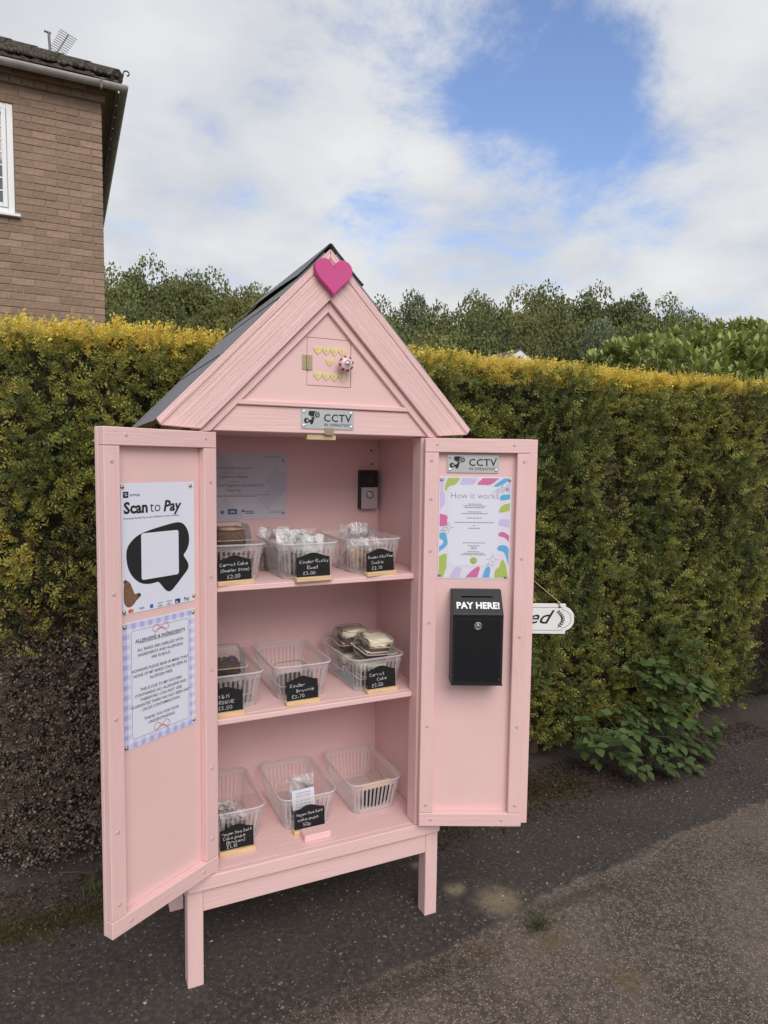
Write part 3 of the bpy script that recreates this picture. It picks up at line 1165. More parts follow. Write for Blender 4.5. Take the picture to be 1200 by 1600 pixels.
tag(rest.build('far_bricks', brickm, wall), kind='stuff')
# corbelled courses below the gutter
for lvl, (proud, zz) in enumerate(((.035, 5.146), (.072, 5.221))):
    core = MB().box(-HW, proud - .01, -proud + .01, .28, zz - .006, zz + .074).box(-.28, proud - .01, .28, HD, zz - .006, zz + .074)
    cb_ = core.build('corbel_course', mortar, house)
    xr = proud
    k = 0
    far = MB()
    while xr > -HW:
        w = .215 if (k == 0 and lvl == 0) or (lvl == 1 and k < 2) else .1025 if lvl == 0 else .215
        if k < 14:
            b_ = MB().box(0, w, 0, .06, 0, bhh).mesh('corbel_brick', brickm, bevel=.004)
            link('brick', b_, cb_, loc=(xr - w, -proud + random.uniform(-.002, .002), zz))
        else:
            far.box(xr - w, xr, -proud, .05, zz, zz + bhh)
        xr -= w + bj
        k += 1
    yy = -proud + .06
    while yy < HD:
        far.box(-.05, proud, yy + .004, yy + .21, zz, zz + bhh)
        yy += .225
    tag(far.build('far_bricks', brickm, cb_), kind='stuff')
# window
win = MB()
fx0, fx1, fz0, fz1 = WX0 + .004, WX1 - .004, WZ0 + .03, WZ1 - .004
for (a, b_, c, d) in ((fx0, fx0 + .06, fz0, fz1), (fx1 - .06, fx1, fz0, fz1), (fx0 + .06, fx1 - .06, fz0, fz0 + .06), (fx0 + .06, fx1 - .06, fz1 - .06, fz1)):
    win.box(a, b_, .02, .09, c, d)
window = win.build('window', upvc, house, bevel=.004)
sash = MB()
sx0, sx1, sz0, sz1 = fx0 + .062, fx1 - .062, fz0 + .062, fz1 - .062
for (a, b_, c, d) in ((sx0, sx0 + .045, sz0, sz1), (sx1 - .045, sx1, sz0, sz1), (sx0 + .045, sx1 - .045, sz0, sz0 + .045), (sx0 + .045, sx1 - .045, sz1 - .045, sz1)):
    sash.box(a, b_, .01, .07, c, d)
sash.build('sash', upvc, window, bevel=.005)
MB().box(sx0 + .04, sx1 - .04, .045, .055, sz0 + .04, sz1 - .04).build('pane', glass, window)
for k in range(1, 7):
    zz = sz0 + .045 + (sz1 - sz0 - .09) * k / 7
    MB().box(sx0 + .045, sx1 - .045, .036, .044, zz - .007, zz + .007).build('glazing_bar', upvc, window)
for k in range(1, 5):
    xx = sx0 + .045 + (sx1 - sx0 - .09) * k / 5
    MB().box(xx - .007, xx + .007, .034, .0355, sz0 + .045, sz1 - .045).build('glazing_bar', upvc, window)
MB().box(WX0 - .06, WX1 + .05, -.05, .02, WZ0 - .002, WZ0 + .028).build('sill', upvc, window, bevel=.004)
MB().box(WX0 - .2, WX1 - .001, .31, .32, WZ0 - .2, WZ1 + .1).build('curtain', mat('net_curtain', (.45, .47, .5), .8), window)
# eaves
OV = 0.17
sof = MB().box(-HW - OV, OV - .03, -OV + .03, HD + OV, 5.297, 5.31)
sof.build('soffit', soffitm, house)
fas = MB().box(-HW - OV, OV - .03, -OV + .012, -OV + .03, 5.235, 5.331).box(OV - .03, OV - .012, -OV + .012, HD + OV, 5.235, 5.331)
fas.build('fascia', soffitm, house)


def gutter_sec(c, ax):
    pts = []
    for k in range(9):
        t = math.pi * k / 8
        pts.append((c[0] + ax[0] * .055 * math.cos(t), c[1] + ax[1] * .055 * math.cos(t), c[2] - .055 * math.sin(t) * 1.05))
    return pts


gm = MB()
zg = 5.262
path_pts = [((-HW - OV, -OV - .045), (0, -1)), ((OV + .02, -OV - .045), (.72, -.72)), ((OV + .045, -OV - .02), (.72, -.72)), ((OV + .045, HD + OV), (1, 0))]
secs = [gutter_sec((p[0], p[1], zg), ax) for p, ax in path_pts]
vs = [q_ for s_ in secs for q_ in s_]
fs = []
for i in range(len(secs) - 1):
    for k in range(8):
        fs.append((i * 9 + k, i * 9 + k + 1, (i + 1) * 9 + k + 1, (i + 1) * 9 + k))
gm.add(vs, fs)
gut = gm.build('gutter', gutterm, house, smooth=True)
sm = gut.modifiers.new('thick', 'SOLIDIFY')
sm.thickness = 0.004
br = MB().tube([(OV - .18, -OV - .104, zg), (OV - .18, -OV - .07, zg - .063), (OV - .18, -OV + .01, zg - .05)], .012, 6)
br.build('gutter_clip', gutterm, house)
# hipped roof with rows of tiles
SL = math.tan(R(29))
rw = HD / 2 + OV
ridge_z = 5.315 + rw * SL
e0, e1, e2, e3 = (-HW - OV, -OV, 5.315), (OV, -OV, 5.315), (OV, HD + OV, 5.315), (-HW - OV, HD + OV, 5.315)
r0, r1 = (-HW - OV + rw, HD / 2, ridge_z), (OV - rw, HD / 2, ridge_z)
roof = MB().add([e0, e1, e2, e3, r0, r1], [(0, 1, 5, 4), (1, 2, 5), (2, 3, 4, 5), (3, 0, 4), (0, 3, 2, 1)]).build('roof', tilem, house)
tl = MB()
rr_ = random.Random(9)
step = .30
rows = int(rw / math.cos(R(29)) / step * .98)
for i in range(rows):
    t0, t1 = i * step * math.cos(R(29)) - .045, (i + 1) * step * math.cos(R(29))
    xa = OV - max(t1, 0) * .9
    k = 0
    while xa - .3 * k > -HW - OV + max(t1, 0) + .3:
        xx1 = xa - .3 * k
        xx0 = xx1 - .295
        zl = 5.315 + t0 * SL + .026 + rr_.uniform(-.004, .004)
        zh_ = 5.315 + t1 * SL + .014
        xm = (xx0 + xx1) / 2
        prof = [(xx0, 0), (xx0 + .06, .022), (xm - .04, .004), (xm + .04, .004), (xx1 - .06, .022), (xx1, 0)]
        vs = [(a, -OV + t0, zl + b_) for a, b_ in prof] + [(a, -OV + t1, zh_ + b_) for a, b_ in prof] + [(a, -OV + t0, zl - .018) for a, b_ in prof]
        fs = [(j, j + 1, 7 + j, 6 + j) for j in range(5)] + [(12 + j, 13 + j, j + 1, j) for j in range(5)]
        tl.add(vs, fs)
        k += 1
    ya = -OV + max(t1, 0) + .02
    k = 0
    while ya + .3 * k + .3 < HD + OV - max(t1, 0):
        a0 = ya + .3 * k
        a1 = a0 + .295
        zl = 5.315 + t0 * SL + .035
        zh_ = 5.315 + t1 * SL + .014
        vs = [(OV - t0, a0, zl), (OV - t0, a1, zl), (OV - t1, a1, zh_), (OV - t1, a0, zh_), (OV - t0, a0, zl - .018), (OV - t0, a1, zl - .018)]
        tl.add(vs, [(0, 1, 2, 3), (4, 5, 1, 0)])
        k += 1
tag(tl.build('tiles', tilem, roof), kind='stuff')
# moss on the tiles
nm_ = 5200
t = np.abs(rng.normal(0, .35, nm_))
xx = rng.uniform(-3.2, OV - .02, nm_)
t = np.minimum(t, np.maximum(OV - xx - .02, 0.01) + .02)
zz = 5.315 + t * SL + .045
Vv, Q = scatter(octV * np.array([1, 1, .8]), octQ, np.stack([xx, -OV + t - .03, zz], 1), rng.normal(0, 1, (nm_, 3)), rng.normal(0, 1, (nm_, 3)), rng.uniform(.010, .034, nm_))
gb = rng.uniform(.03, .13, nm_)
C = np.stack([gb, gb * .86, gb * .70], 1)
tag(link('roof_moss', np_mesh('roof_moss', Vv, Q, mat('roof_moss', (.1, .1, .1), .95, attr='tint', spec=.1), np.repeat(C, 8, axis=0)), roof), kind='stuff')
# hip tiles and the scrolled hip iron
hp = MB()
e1v, r1v = Vector(e1) + Vector((-.02, .02, .05)), Vector(r1) + Vector((0, 0, .05))
for k in range(16):
    a = e1v.lerp(r1v, k / 16)
    b_ = e1v.lerp(r1v, (k + 1.1) / 16)
    hp.tube([a, b_], [.085, .075], 8)
hp.build('hip_tiles', tilem, roof)
hi = MB()
pts = [(OV - .06, -OV + .02, 5.29), (OV + .02, -OV - .03, 5.32), (OV + .035, -OV - .04, 5.37)]
for k in range(10):
    a = R(180 - 30 * k)
    rad = .035 * (1 - k * .055)
    pts.append((OV + .07 + rad * math.cos(a), -OV - .04, 5.395 + rad * math.sin(a)))
hi.tube(pts, .007, 6)
hi.build('hip_iron', mat('rusty_iron', (.05, .04, .035), .8), roof)

# TV aerial on the roof
AY = YH + 1.6
zroof = 5.315 + (1.6 + OV) * SL
ptop = on_y(76, 50, AY)
pb = on_y(80, 97, AY)
base = Vector((pb.x, AY, zroof - .12))
aer = thing('tv_aerial', 'small ridged television aerial on a thin mast above the house roof', 'aerial', base)
am = mat('aerial_metal', (.16, .15, .15), .5, metallic=.6)
MB().tube([Vector((0, 0, 0)), ptop - base], .016, 7).build('mast', am, aer)
MB().tube([ptop - base + Vector((-.05, 0, .0)), ptop - base + Vector((.025, 0, -.01))], .012, 6).build('clamp', am, aer)
b0 = on_y(82, 93, AY) - base
b1 = on_y(107, 54, AY + .25) - base
boom = MB().tube([b0, b1], .008, 6).build('boom', am, aer)
dv = (b1 - b0).normalized()
el_dir = Vector((.92, 0, -.36)).normalized()
for k in range(14):
    c = b0.lerp(b1, k / 13)
    ln = .085 + .02 * (k / 13)
    MB().tube([c - el_dir * ln, c + el_dir * ln], .0045, 5).build('element', am, boom)

# ================================================================ distant bungalow
G = at(813, 546, 30)
bung = thing('distant_bungalow', 'white-edged bungalow gable peeping over the conifer hedge', 'house', (G.x, G.y, 0))
gw, gh = 4.2, G.z
sl = .62
MB().prism([(-gw, 0), (gw, 0), (gw, gh - gw * sl - .1), (0, gh - .12), (-gw, gh - gw * sl - .1)], -.3, -.1,
           T=Matrix.Rotation(R(90), 4, 'X')).build('gable_wall', mat('cream_render', (.45, .42, .38), .9), bung)
dk = mat('bungalow_tile', (.10, .085, .075), .9, var=((3, 3, 3), .2))
for s in (-1, 1):
    bb = MB()
    bb.add([(0, 0, gh), (s * gw * 1.08, 0, gh - gw * 1.08 * sl), (s * gw * 1.08, 0, gh - gw * 1.08 * sl - .26), (0, 0, gh - .26),
            (0, .06, gh), (s * gw * 1.08, .06, gh - gw * 1.08 * sl), (s * gw * 1.08, .06, gh - gw * 1.08 * sl - .26), (0, .06, gh - .26)],
           [(0, 1, 2, 3), (7, 6, 5, 4), (0, 4, 5, 1), (3, 2, 6, 7), (1, 5, 6, 2)])
    bb.build('bargeboard', upvc, bung)
    rf = MB().add([(0, -.05, gh + .05), (s * gw * 1.1, -.05, gh + .05 - gw * 1.1 * sl), (s * gw * 1.1, 9, gh + .05 - gw * 1.1 * sl), (0, 9, gh + .05),
                   (0, -.05, gh + .002), (s * gw * 1.1, -.05, gh + .002 - gw * 1.1 * sl), (s * gw * 1.1, 9, gh + .002 - gw * 1.1 * sl), (0, 9, gh + .002)],
                  [(0, 1, 2, 3), (7, 6, 5, 4), (0, 4, 5, 1), (1, 5, 6, 2), (3, 2, 6, 7)])
    rf.build('roof', dk, bung)
MB().box(-gw + .1, gw - .1, .32, 8.8, 0, gh - gw * sl - .2).build('wall', MATS['cream_render'], bung)

# ================================================================ woodland beyond
treeleaf = mat('woodland_leaves', (.1, .12, .04), .7, attr='tint', spec=.2, trans=.2, var=((1.5, 1.5, 1.5), .12), objrand=.26)
trunkm = mat('trunk_bark', (.075, .06, .045), .95, var=((3, 3, 8), .3))


def make_crown(seed, nleaf, hue):
    r = np.random.default_rng(seed)
    nb_ = 26
    cen = r.normal(0, 1, (nb_, 3))
    cen /= np.linalg.norm(cen, axis=1, keepdims=True)
    cen *= (r.random((nb_, 1)) ** .5) * np.array([.70, .70, .66])
    cen[:, 2] += .05
    rad = r.uniform(.24, .42, nb_)
    which = r.integers(0, nb_, nleaf)
    d = r.normal(0, 1, (nleaf, 3))
    d /= np.linalg.norm(d, axis=1, keepdims=True)
    P = cen[which] + d * (rad[which] * (.60 + .43 * r.random(nleaf) ** .6))[:, None]
    P += r.normal(0, .02, P.shape)
    Nn = d + r.normal(0, .5, d.shape)
    Yd = r.normal(0, 1, d.shape) + np.array([0, 0, -.4])
    tv = np.array([(-.5, 0, 0), (0, -.55, .1), (.5, .05, 0), (.05, .65, -.1)])
    V, Q = scatter(tv, np.array([(0, 1, 2, 3)]), P, Yd, Nn, r.uniform(.030, .064, nleaf))
    tone = r.uniform(.75, 1.25, nleaf) * (0.86 + .28 * r.random(nb_))[which]
    C = np.array(hue)[None, :] * tone[:, None]
    C[:, 0] *= r.uniform(.9, 1.2, nleaf)
    return np_mesh('crown', V, Q, treeleaf, np.repeat(C, 4, axis=0))


def make_trunk(seed):
    r = random.Random(seed)
    mb = MB()
    pts = [(0, 0, -1.25), (r.uniform(-.02, .02), r.uniform(-.02, .02), -.8), (r.uniform(-.05, .05), r.uniform(-.05, .05), -.2), (0, 0, .45)]
    mb.tube(pts, [.075, .055, .042, .012], 8)
    for k in range(7):
        z0 = r.uniform(-.65, .1)
        a = r.uniform(0, 6.28)
        L_ = r.uniform(.4, .75)
        mb.tube([(0, 0, z0), (math.cos(a) * L_ * .5, math.sin(a) * L_ * .5, z0 + L_ * .3), (math.cos(a) * L_, math.sin(a) * L_, z0 + L_ * .65)], [.03, .018, .006], 6)
    return mb.mesh('trunk', trunkm, smooth=True)


crowns = [make_crown(s, 13500, h_) for s, h_ in ((1, (.165, .190, .072)), (2, (.185, .205, .076)), (3, (.145, .175, .070)), (4, (.205, .215, .078)), (5, (.150, .178, .105)))]
trunks = [make_trunk(s) for s in (1, 2)]
rtree = random.Random(21)


def plant_tree(u, v, depth, w, kind, label, group=None):
    """crown top at a pixel, crown width in metres, standing on the ground at that distance"""
    top = at(u, v, depth)
    gz = float(ground_height(np.array([top.x]), np.array([top.y]))[0])
    hgt = top.z - gz
    rz = min(hgt * .48, w * .78)
    cz = top.z - rz * .95
    t = thing('woodland_tree', label, 'tree', Matrix.Translation((top.x, top.y, gz)) @ Matrix.Rotation(rtree.uniform(0, 6.28), 4, 'Z'), group)
    link('crown', crowns[kind], t, loc=(0, 0, cz - gz), scale=(w / 2, w / 2, rz))
    tr_h = (cz - gz)
    link('trunk', trunks[kind % 2], t, loc=(0, 0, tr_h), scale=(w / 2 * .9, w / 2 * .9, (tr_h + .3) / 1.25))


GL = 'woods behind the house'
for (u, v, d, w, k) in ((170, 418, 62, 7.5, 1), (212, 412, 66, 8.5, 2), (245, 406, 64, 8, 0), (292, 412, 68, 8.5, 2), (335, 416, 66, 8, 0), (372, 440, 60, 6.5, 3), (408, 437, 72, 6.5, 2),
                        (440, 462, 64, 7, 0), (190, 452, 52, 7, 2), (262, 455, 50, 7.5, 0), (330, 460, 48, 6.5, 3), (395, 466, 50, 6.5, 1), (130, 425, 64, 9, 0), (80, 430, 66, 9, 2), (480, 470, 66, 7, 2)):
    plant_tree(u, v, d, w, k, 'leafy green woodland tree standing between the brick house and cabinet roof', GL)
GR = 'woods on the rise behind the hedge'
for (u, v, d, w, k) in ((560, 466, 68, 7.5, 2), (604, 461, 66, 7.5, 0), (645, 464, 68, 7, 4), (690, 469, 70, 7.5, 2), (728, 462, 72, 8, 0), (770, 456, 76, 9, 1), (815, 452, 80, 9, 0), (858, 445, 82, 9.5, 1),
                        (903, 447, 84, 9.5, 2), (948, 447, 86, 9.5, 0), (990, 452, 86, 9, 2), (1030, 459, 84, 8.5, 0), (1068, 475, 84, 8, 2), (1102, 489, 84, 7.5, 0), (1135, 500, 86, 7.5, 2), (1170, 507, 88, 8, 0),
                        (620, 492, 58, 7, 2), (760, 478, 64, 7.5, 2), (690, 488, 56, 7, 0), (830, 480, 66, 8, 3), (880, 478, 68, 8.5, 0), (990, 482, 70, 8.5, 2), (1050, 494, 70, 8, 0), (780, 510, 52, 7.5, 2), (850, 512, 52, 7.5, 0),
                        (905, 515, 50, 6.5, 2), (1010, 515, 58, 7.5, 2), (740, 520, 50, 6.5, 0), (1090, 512, 66, 8, 2), (1230, 512, 84, 9, 2)):
    plant_tree(u, v, d, w, k, 'broad green woodland tree on the rise behind the golden hedge top', GR)
plant_tree(662, 505, 44, 6.0, 3, 'yellowish-green lighter tree low beside the right cabinet roof slope')
plant_tree(946, 500, 46, 5.5, 4, 'greyish blue-green tree in front of the woods beside the laurel bush')

# ================================================================ laurel
laurel_c = at(1130, 560, 5.6)
laurel = thing('laurel_bush', 'glossy broad-leaved laurel bush rising over the golden hedge top', 'bush', (laurel_c.x, laurel_c.y, 0))
lv = []
for i in range(5):
    t = i / 4
    w = .5 * math.sin(math.pi * min(1, t * .92 + .06)) ** .8 * .37
    zc = -.10 * (t - .4) ** 2 * 4
    lv += [(-w, t, zc + .07 * w / .18), (0, t, zc), (w, t, zc + .07 * w / .18)]
lq = []
for i in range(4):
    lq += [(i * 3, i * 3 + 1, i * 3 + 4, i * 3 + 3), (i * 3 + 1, i * 3 + 2, i * 3 + 5, i * 3 + 4)]
LV, LQ = np.array(lv), np.array(lq)
laurelm = mat('laurel_leaf', (.30, .345, .10), .42, attr='tint', spec=.35, trans=.18)
laurel1 = mat('laurel_leaf_single', (.30, .345, .10), .42, spec=.35, var=((9, 9, 9), .12), objrand=.30, trans=.18)
lmesh = MB().add([tuple(q_) for q_ in LV], [tuple(int(i) for i in f) for f in LQ]).mesh('leaf', laurel1, smooth=True)
# outline of the bush as height over the ground along x (in world), a rounded top
nros = 1500
Ps, Ys, Ns, Ss, Cs = [], [], [], [], []
near = []
rl = random.Random(77)
for k in range(nros):
    xx = rl.uniform(-1.15, 2.6)
    yy = rl.uniform(-.75, .9)
    top_z = 2.42 - .34 * max(0, -xx - .1) ** 1.4 - .45 * abs(min(yy, 0)) ** 2 * 1.2 + .10 * math.sin(xx * 5 + yy * 3) + .07 * math.sin(xx * 11)
    onface = rl.random() < .45
    zz = top_z if not onface else rl.uniform(1.3, top_z - .05)
    if onface:
        yy = -.75 + rl.uniform(0, .12)
    c = Vector((xx, yy, zz))
    ax = Vector((rl.gauss(0, .35), -.35 if onface else rl.gauss(-.1, .3), 1)).normalized()
    nl = rl.randint(7, 10)
    for j in range(nl):
        a = j * 2.4 + rl.uniform(-.3, .3)
        tilt = .25 + .85 * (j / nl)
        u_ = ax.orthogonal().normalized()
        w_ = ax.cross(u_)
        side_ = u_ * math.cos(a) + w_ * math.sin(a)
        yd = (ax * math.cos(tilt) + side_ * math.sin(tilt)).normalized()
        nrm = (ax * math.sin(tilt) - side_ * math.cos(tilt)) * 1.0
        base_ = c - ax * (.05 * j / nl)
        sz = rl.uniform(.070, .105)
        near.append((yy - zz * .2 + rl.random() * .1, base_, yd, nrm, sz))
near.sort(key=lambda q_: q_[0])
for k, (_, b_, yd, nr, sz) in enumerate(near):
    if k % 6 == 0 and k // 6 < 290:
        xa = yd.cross(nr).normalized()
        za = xa.cross(yd)
        mw = Matrix((xa, yd, za)).transposed().to_4x4()
        o = link('leaf', lmesh, laurel)
        o.matrix_local = Matrix.Translation(b_) @ mw @ Matrix.Scale(sz, 4)
    else:
        Ps.append(b_)
        Ys.append(yd)
        Ns.append(nr)
        Ss.append(sz)
Ps, Ys, Ns, Ss = np.array(Ps), np.array(Ys), np.array(Ns), np.array(Ss)
Vv, Q = scatter(LV, LQ, Ps, Ys, Ns, Ss)
tone = rng.uniform(.75, 1.25, len(Ps))[:, None]
C = np.array([.29, .335, .095]) * tone
tag(link('foliage', np_mesh('foliage', Vv, Q, laurelm, np.repeat(C, len(LV), axis=0), smooth=True), laurel), kind='stuff')
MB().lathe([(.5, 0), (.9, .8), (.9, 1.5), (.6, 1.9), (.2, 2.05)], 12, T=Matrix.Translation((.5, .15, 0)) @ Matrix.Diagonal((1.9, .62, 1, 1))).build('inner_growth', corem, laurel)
ls = MB()
for k in range(6):
    a = k * 1.05
    ls.tube([(.5 + .1 * math.cos(a), .1 * math.sin(a), -.01), (.5 + .5 * math.cos(a), .3 * math.sin(a), 1.0), (.5 + 1.2 * math.cos(a), .5 * math.sin(a), 1.9)], [.04, .028, .012], 7)
ls.build('stems', barkm, laurel)

# ================================================================ leafy weed at the hedge foot
weed_c = on_z(985, 1165)
weed = thing('leafy_shrub', 'dark green leafy shrub spilling from the hedge onto the path', 'shrub', (weed_c.x, weed_c.y + .12, 0))
weedm = mat('weed_leaf', (.070, .108, .034), .55, spec=.2, var=((20, 20, 20), .15), objrand=.35, trans=.15)
wv = []
for i in range(5):
    t = i / 4
    w = (0.02, .26, .33, .22, .0)[i]
    zc = -.14 * (t - .35) ** 2 * 3
    wv += [(-w, t, zc + .05), (0, t, zc), (w, t, zc + .05)]
wmesh = MB().add(wv, [tuple(int(i) for i in f) for f in LQ]).mesh('leaf', weedm, smooth=True)
stemm = mat('weed_stem', (.07, .075, .03), .7)
wb = Vector((weed_c.x, weed_c.y + .12, 0))
rw_ = random.Random(31)


def frond(p0, d, ln, pairs, sz):
    p0 = Vector(p0)
    d = Vector(d).normalized()
    pts = []
    for i in range(6):
        t = i / 5
        pts.append(p0 + d * ln * t + Vector((0, 0, -.35 * ln * t * t)))
    s_ = MB().tube([q_ - wb for q_ in pts], [.0028, .0025, .002, .0018, .0014, .001], 5).build('stem', stemm, weed)

    def leaf(p, yd, size):
        nr = Vector((rw_.gauss(0, .25), rw_.gauss(-.35, .2), 1)).normalized()
        yd = yd.normalized()
        xa = yd.cross(nr).normalized()
        za = xa.cross(yd)
        o = link('leaf', wmesh, weed)
        o.matrix_local = Matrix.Translation(p - wb) @ Matrix((xa, yd, za)).transposed().to_4x4() @ Matrix.Scale(size, 4)
    for i in range(pairs):
        t = .3 + .6 * i / max(1, pairs - 1)
        p = p0 + d * ln * t + Vector((0, 0, -.35 * ln * t * t))
        sd = d.cross(Vector((0, 0, 1))).normalized()
        for s in (-1, 1):
            leaf(p, sd * s * .9 + d * .65 + Vector((0, 0, rw_.uniform(-.25, .1))), sz * rw_.uniform(.8, 1.15))
    leaf(pts[-1] - d * .005, d + Vector((0, 0, -.5)), sz * 1.1)


for (u, v, y0, du, dv_, ln) in ((960, 1120, .62, 1, .3, .24), (985, 1125, .60, .8, .5, .26), (1010, 1120, .60, 1, .25, .26), (975, 1150, .56, .3, .8, .2), (1000, 1150, .52, .6, .8, .22),
                                (1020, 1150, .52, 1, .5, .24), (955, 1150, .60, -.2, .7, .16), (1030, 1130, .58, 1, .2, .22), (1050, 1140, .56, 1, .3, .2), (930, 1165, .62, -.4, .5, .12),
                                (990, 1090, .62, .8, .3, .2), (1010, 1050, .63, 1, .4, .26), (1035, 1060, .62, 1, .5, .22), (985, 1040, .63, .5, .4, .2), (1040, 1030, .64, .6, -.2, .16),
                                (1060, 975, .65, .5, -.2, .12), (1045, 1000, .64, .4, .3, .14), (1020, 1030, .63, -.3, .4, .16), (1000, 1170, .48, .2, .6, .14), (1040, 1165, .50, .8, .4, .18), (970, 1170, .52, -.1, .6, .14),
                                (1065, 1080, .62, .9, .5, .14), (915, 1150, .64, -.5, .5, .1)):
    p0 = on_y(u, v, y0)
    if p0.z < .03:
        p0.z = .03
    d = Vector((du, -.55, -dv_ * .55 + .35))
    frond(p0, d, ln, rw_.choice((2, 3, 3)), rw_.uniform(.044, .066))
for k in range(58):
    u, v = rw_.uniform(915, 1090), rw_.uniform(1040, 1185)
    if v < 1110 and u < 975:
        continue
    yy = np.interp(v, [1000, 1110, 1185], [.63, .58, .46]) + rw_.uniform(-.03, .03)
    p0 = on_y(u - 14, v - 12, float(yy))
    p0.z = max(p0.z, .03)
    frond(p0, Vector((rw_.uniform(-.2, 1), -.5, rw_.uniform(-.3, .35))), rw_.uniform(.1, .18), rw_.choice((2, 3)), rw_.uniform(.036, .060))
st_m = MB()
for (x0, z1) in ((0, .5), (.06, .8), (-.05, .35)):
    st_m.tube([(x0, .02, -.005), (x0 + .03, .0, z1 * .5), (x0 + .1, -.03, z1)], [.006, .005, .003], 6)
st_m.build('main_stems', stemm, weed)

# small grass tufts on the path edge
gmat = mat('grass_blade', (.085, .10, .030), .7, objrand=.2, var=((50, 50, 50), .25), trans=.2)


def tuft(u, v, nbl, hgt, spread, label):
    c = on_z(u, v)
    r = random.Random(u)
    mb = MB()
    for k in range(nbl):
        a = r.uniform(0, 6.28)
        rr = abs(r.gauss(0, spread))
        b0_ = Vector((rr * math.cos(a), rr * math.sin(a) * .6, -.004))
        d = Vector((r.gauss(0, .6), r.gauss(0, .6), 1)).normalized()
        h_ = hgt * r.uniform(.5, 1.2)
        m1 = b0_ + d * h_ * .55
        tp = b0_ + d * h_ + Vector((d.x, d.y, -.3)) * h_ * .3
        sd = Vector((-d.y, d.x, 0)).normalized() * .0012 if abs(d.x) + abs(d.y) > 1e-4 else Vector((.0012, 0, 0))
        mb.add([b0_ - sd, b0_ + sd, m1 + sd, m1 - sd, tp], [(0, 1, 2, 3), (3, 2, 4)])
    o = mb.build('grass_tuft', gmat)
    o.location = (c.x, c.y, 0)
    tag(o, label, 'grass')


tuft(842, 1446, 130, .030, .038, 'small green grass tuft at the joint of path and gravelly road')
tuft(150, 1392, 60, .05, .03, 'dry straw tuft at the hedge foot beside the left cabinet door')
tuft(720, 1305, 60, .030, .05, 'short mossy grass tuft on the path behind the right front cabinet leg')
# ================================================================ the pink cabinet
cab = thing('honesty_cabinet', 'pink painted wooden cabinet on legs with open double doors and pitched felt roof', 'cabinet', (0.295, 0.19, 0))
CO = Vector((0.295, 0.19, 0))


def cb(name, x0, x1, y0, y1, z0, z1, m=pink_x, bevel=.0018):
    return board(name, x0 - CO.x, x1 - CO.x, y0 - CO.y, y1 - CO.y, z0, z1, m, cab, bevel)


XL, XR, YB = -0.080, 0.670, 0.390
LW = 0.041
ZT, ZB = 1.4636, 0.315
for (a, b_) in ((XL, .008), (XR - LW, .008), (XL, YB - .045), (XR - LW, YB - .045)):
    cb('leg', a, a + LW, b_, b_ + .045, 0, .268, pink_z)
cb('bottom_rail', XL + LW, XR - LW, .010, .030, .204, .268)
cb('bottom_rail', XL + LW, XR - LW, YB - .03, YB - .01, .204, .268)
cb('side_rail', XL + .006, XL + .026, .053, YB - .045, .204, .268, pink_x)
cb('side_rail', XR - .026, XR - .006, .053, YB - .045, .204, .268, pink_x)
cb('floor', XL + .002, XR - .002, .018, YB, .2685, .305, pink_x)
cb('front_lip', XL, XR, -.004, .0175, .2690, .306)
cb('side_panel', XL, XL + .040, .052, YB, .3055, 1.50, pink_z)
cb('side_panel', XR - .040, XR, .052, YB, .3055, 1.50, pink_z)
cb('back_panel', XL, XR, YB + .0005, YB + .014, .27, 1.50, pink_f)
cb('front_post', XL, 0.0, .0, .0515, .3065, 1.466, pink_z)
cb('front_post', .585, XR, .0, .0515, .3065, 1.466, pink_z)
cb('ceiling', XL + .041, XR - .041, .02, YB, 1.467, 1.482, pink_f)
for zt in (1.065, .708):
    cb('shelf', XL + .0405, XR - .0405, .0525, YB - .0005, zt - .015, zt, pink_x)
    cb('shelf_lip', .0005, .5845, .030, .052, zt - .015, zt, pink_x)
    for (a, b_) in ((XL + .041, XL + .059), (XR - .059, XR - .041)):
        cb('shelf_batten', a, b_, .056, YB - .002, zt - .050, zt - .0155, pink_x)
# header and gable
AX, AZ = 0.2926, 1.9466
SLP = 1.0355
cb('header', -.062, .655, -.006, .0185, 1.4675, 1.5345)
tri = [(-.055, 1.5352), (.640, 1.5352), (AX + .0, AZ - .075)]
hx0, hx1, hz0, hz1 = .2375, .3615, 1.5945, 1.7185
gp = MB()
gap_ = .0012
# gable panel cut round the little hatch
L0, R0, T0 = (-.055, 1.5352), (.640, 1.5352), (AX, AZ - .085)


def edge_x(z, side):
    a, b_ = (L0, T0) if side < 0 else (R0, T0)
    return a[0] + (b_[0] - a[0]) * (z - a[1]) / (b_[1] - a[1])


def gpoly(pts):
    gp.prism([(x - CO.x, z) for x, z in pts], -.010 + CO.y - .0, .004 + CO.y, T=Matrix(((1, 0, 0, 0), (0, 0, -1, 0), (0, 1, 0, 0), (0, 0, 0, 1))))


zb_, zt_ = hz0 - gap_, hz1 + gap_
gpoly([L0, R0, (edge_x(zb_, 1), zb_), (edge_x(zb_, -1), zb_)])
gpoly([(edge_x(zb_, -1), zb_), (hx0 - gap_, zb_), (hx0 - gap_, zt_), (edge_x(zt_, -1), zt_)])
gpoly([(hx1 + gap_, zb_), (edge_x(zb_, 1), zb_), (edge_x(zt_, 1), zt_), (hx1 + gap_, zt_)])
gpoly([(edge_x(zt_, -1), zt_), (edge_x(zt_, 1), zt_), T0])
gp.build('gable_panel', pink_f, cab)
cb('gable_backing', hx0 - .03, hx1 + .03, .012, .022, hz0 - .03, hz1 + .03, mat('dark_void', (.05, .03, .03), .9))
hatch = cb('hatch', hx0, hx1, -.0035, .0095, hz0, hz1, pink_f, .0008)


def hl(x, y, z):           # world -> cabinet local
    return Vector((x, y, z)) - CO


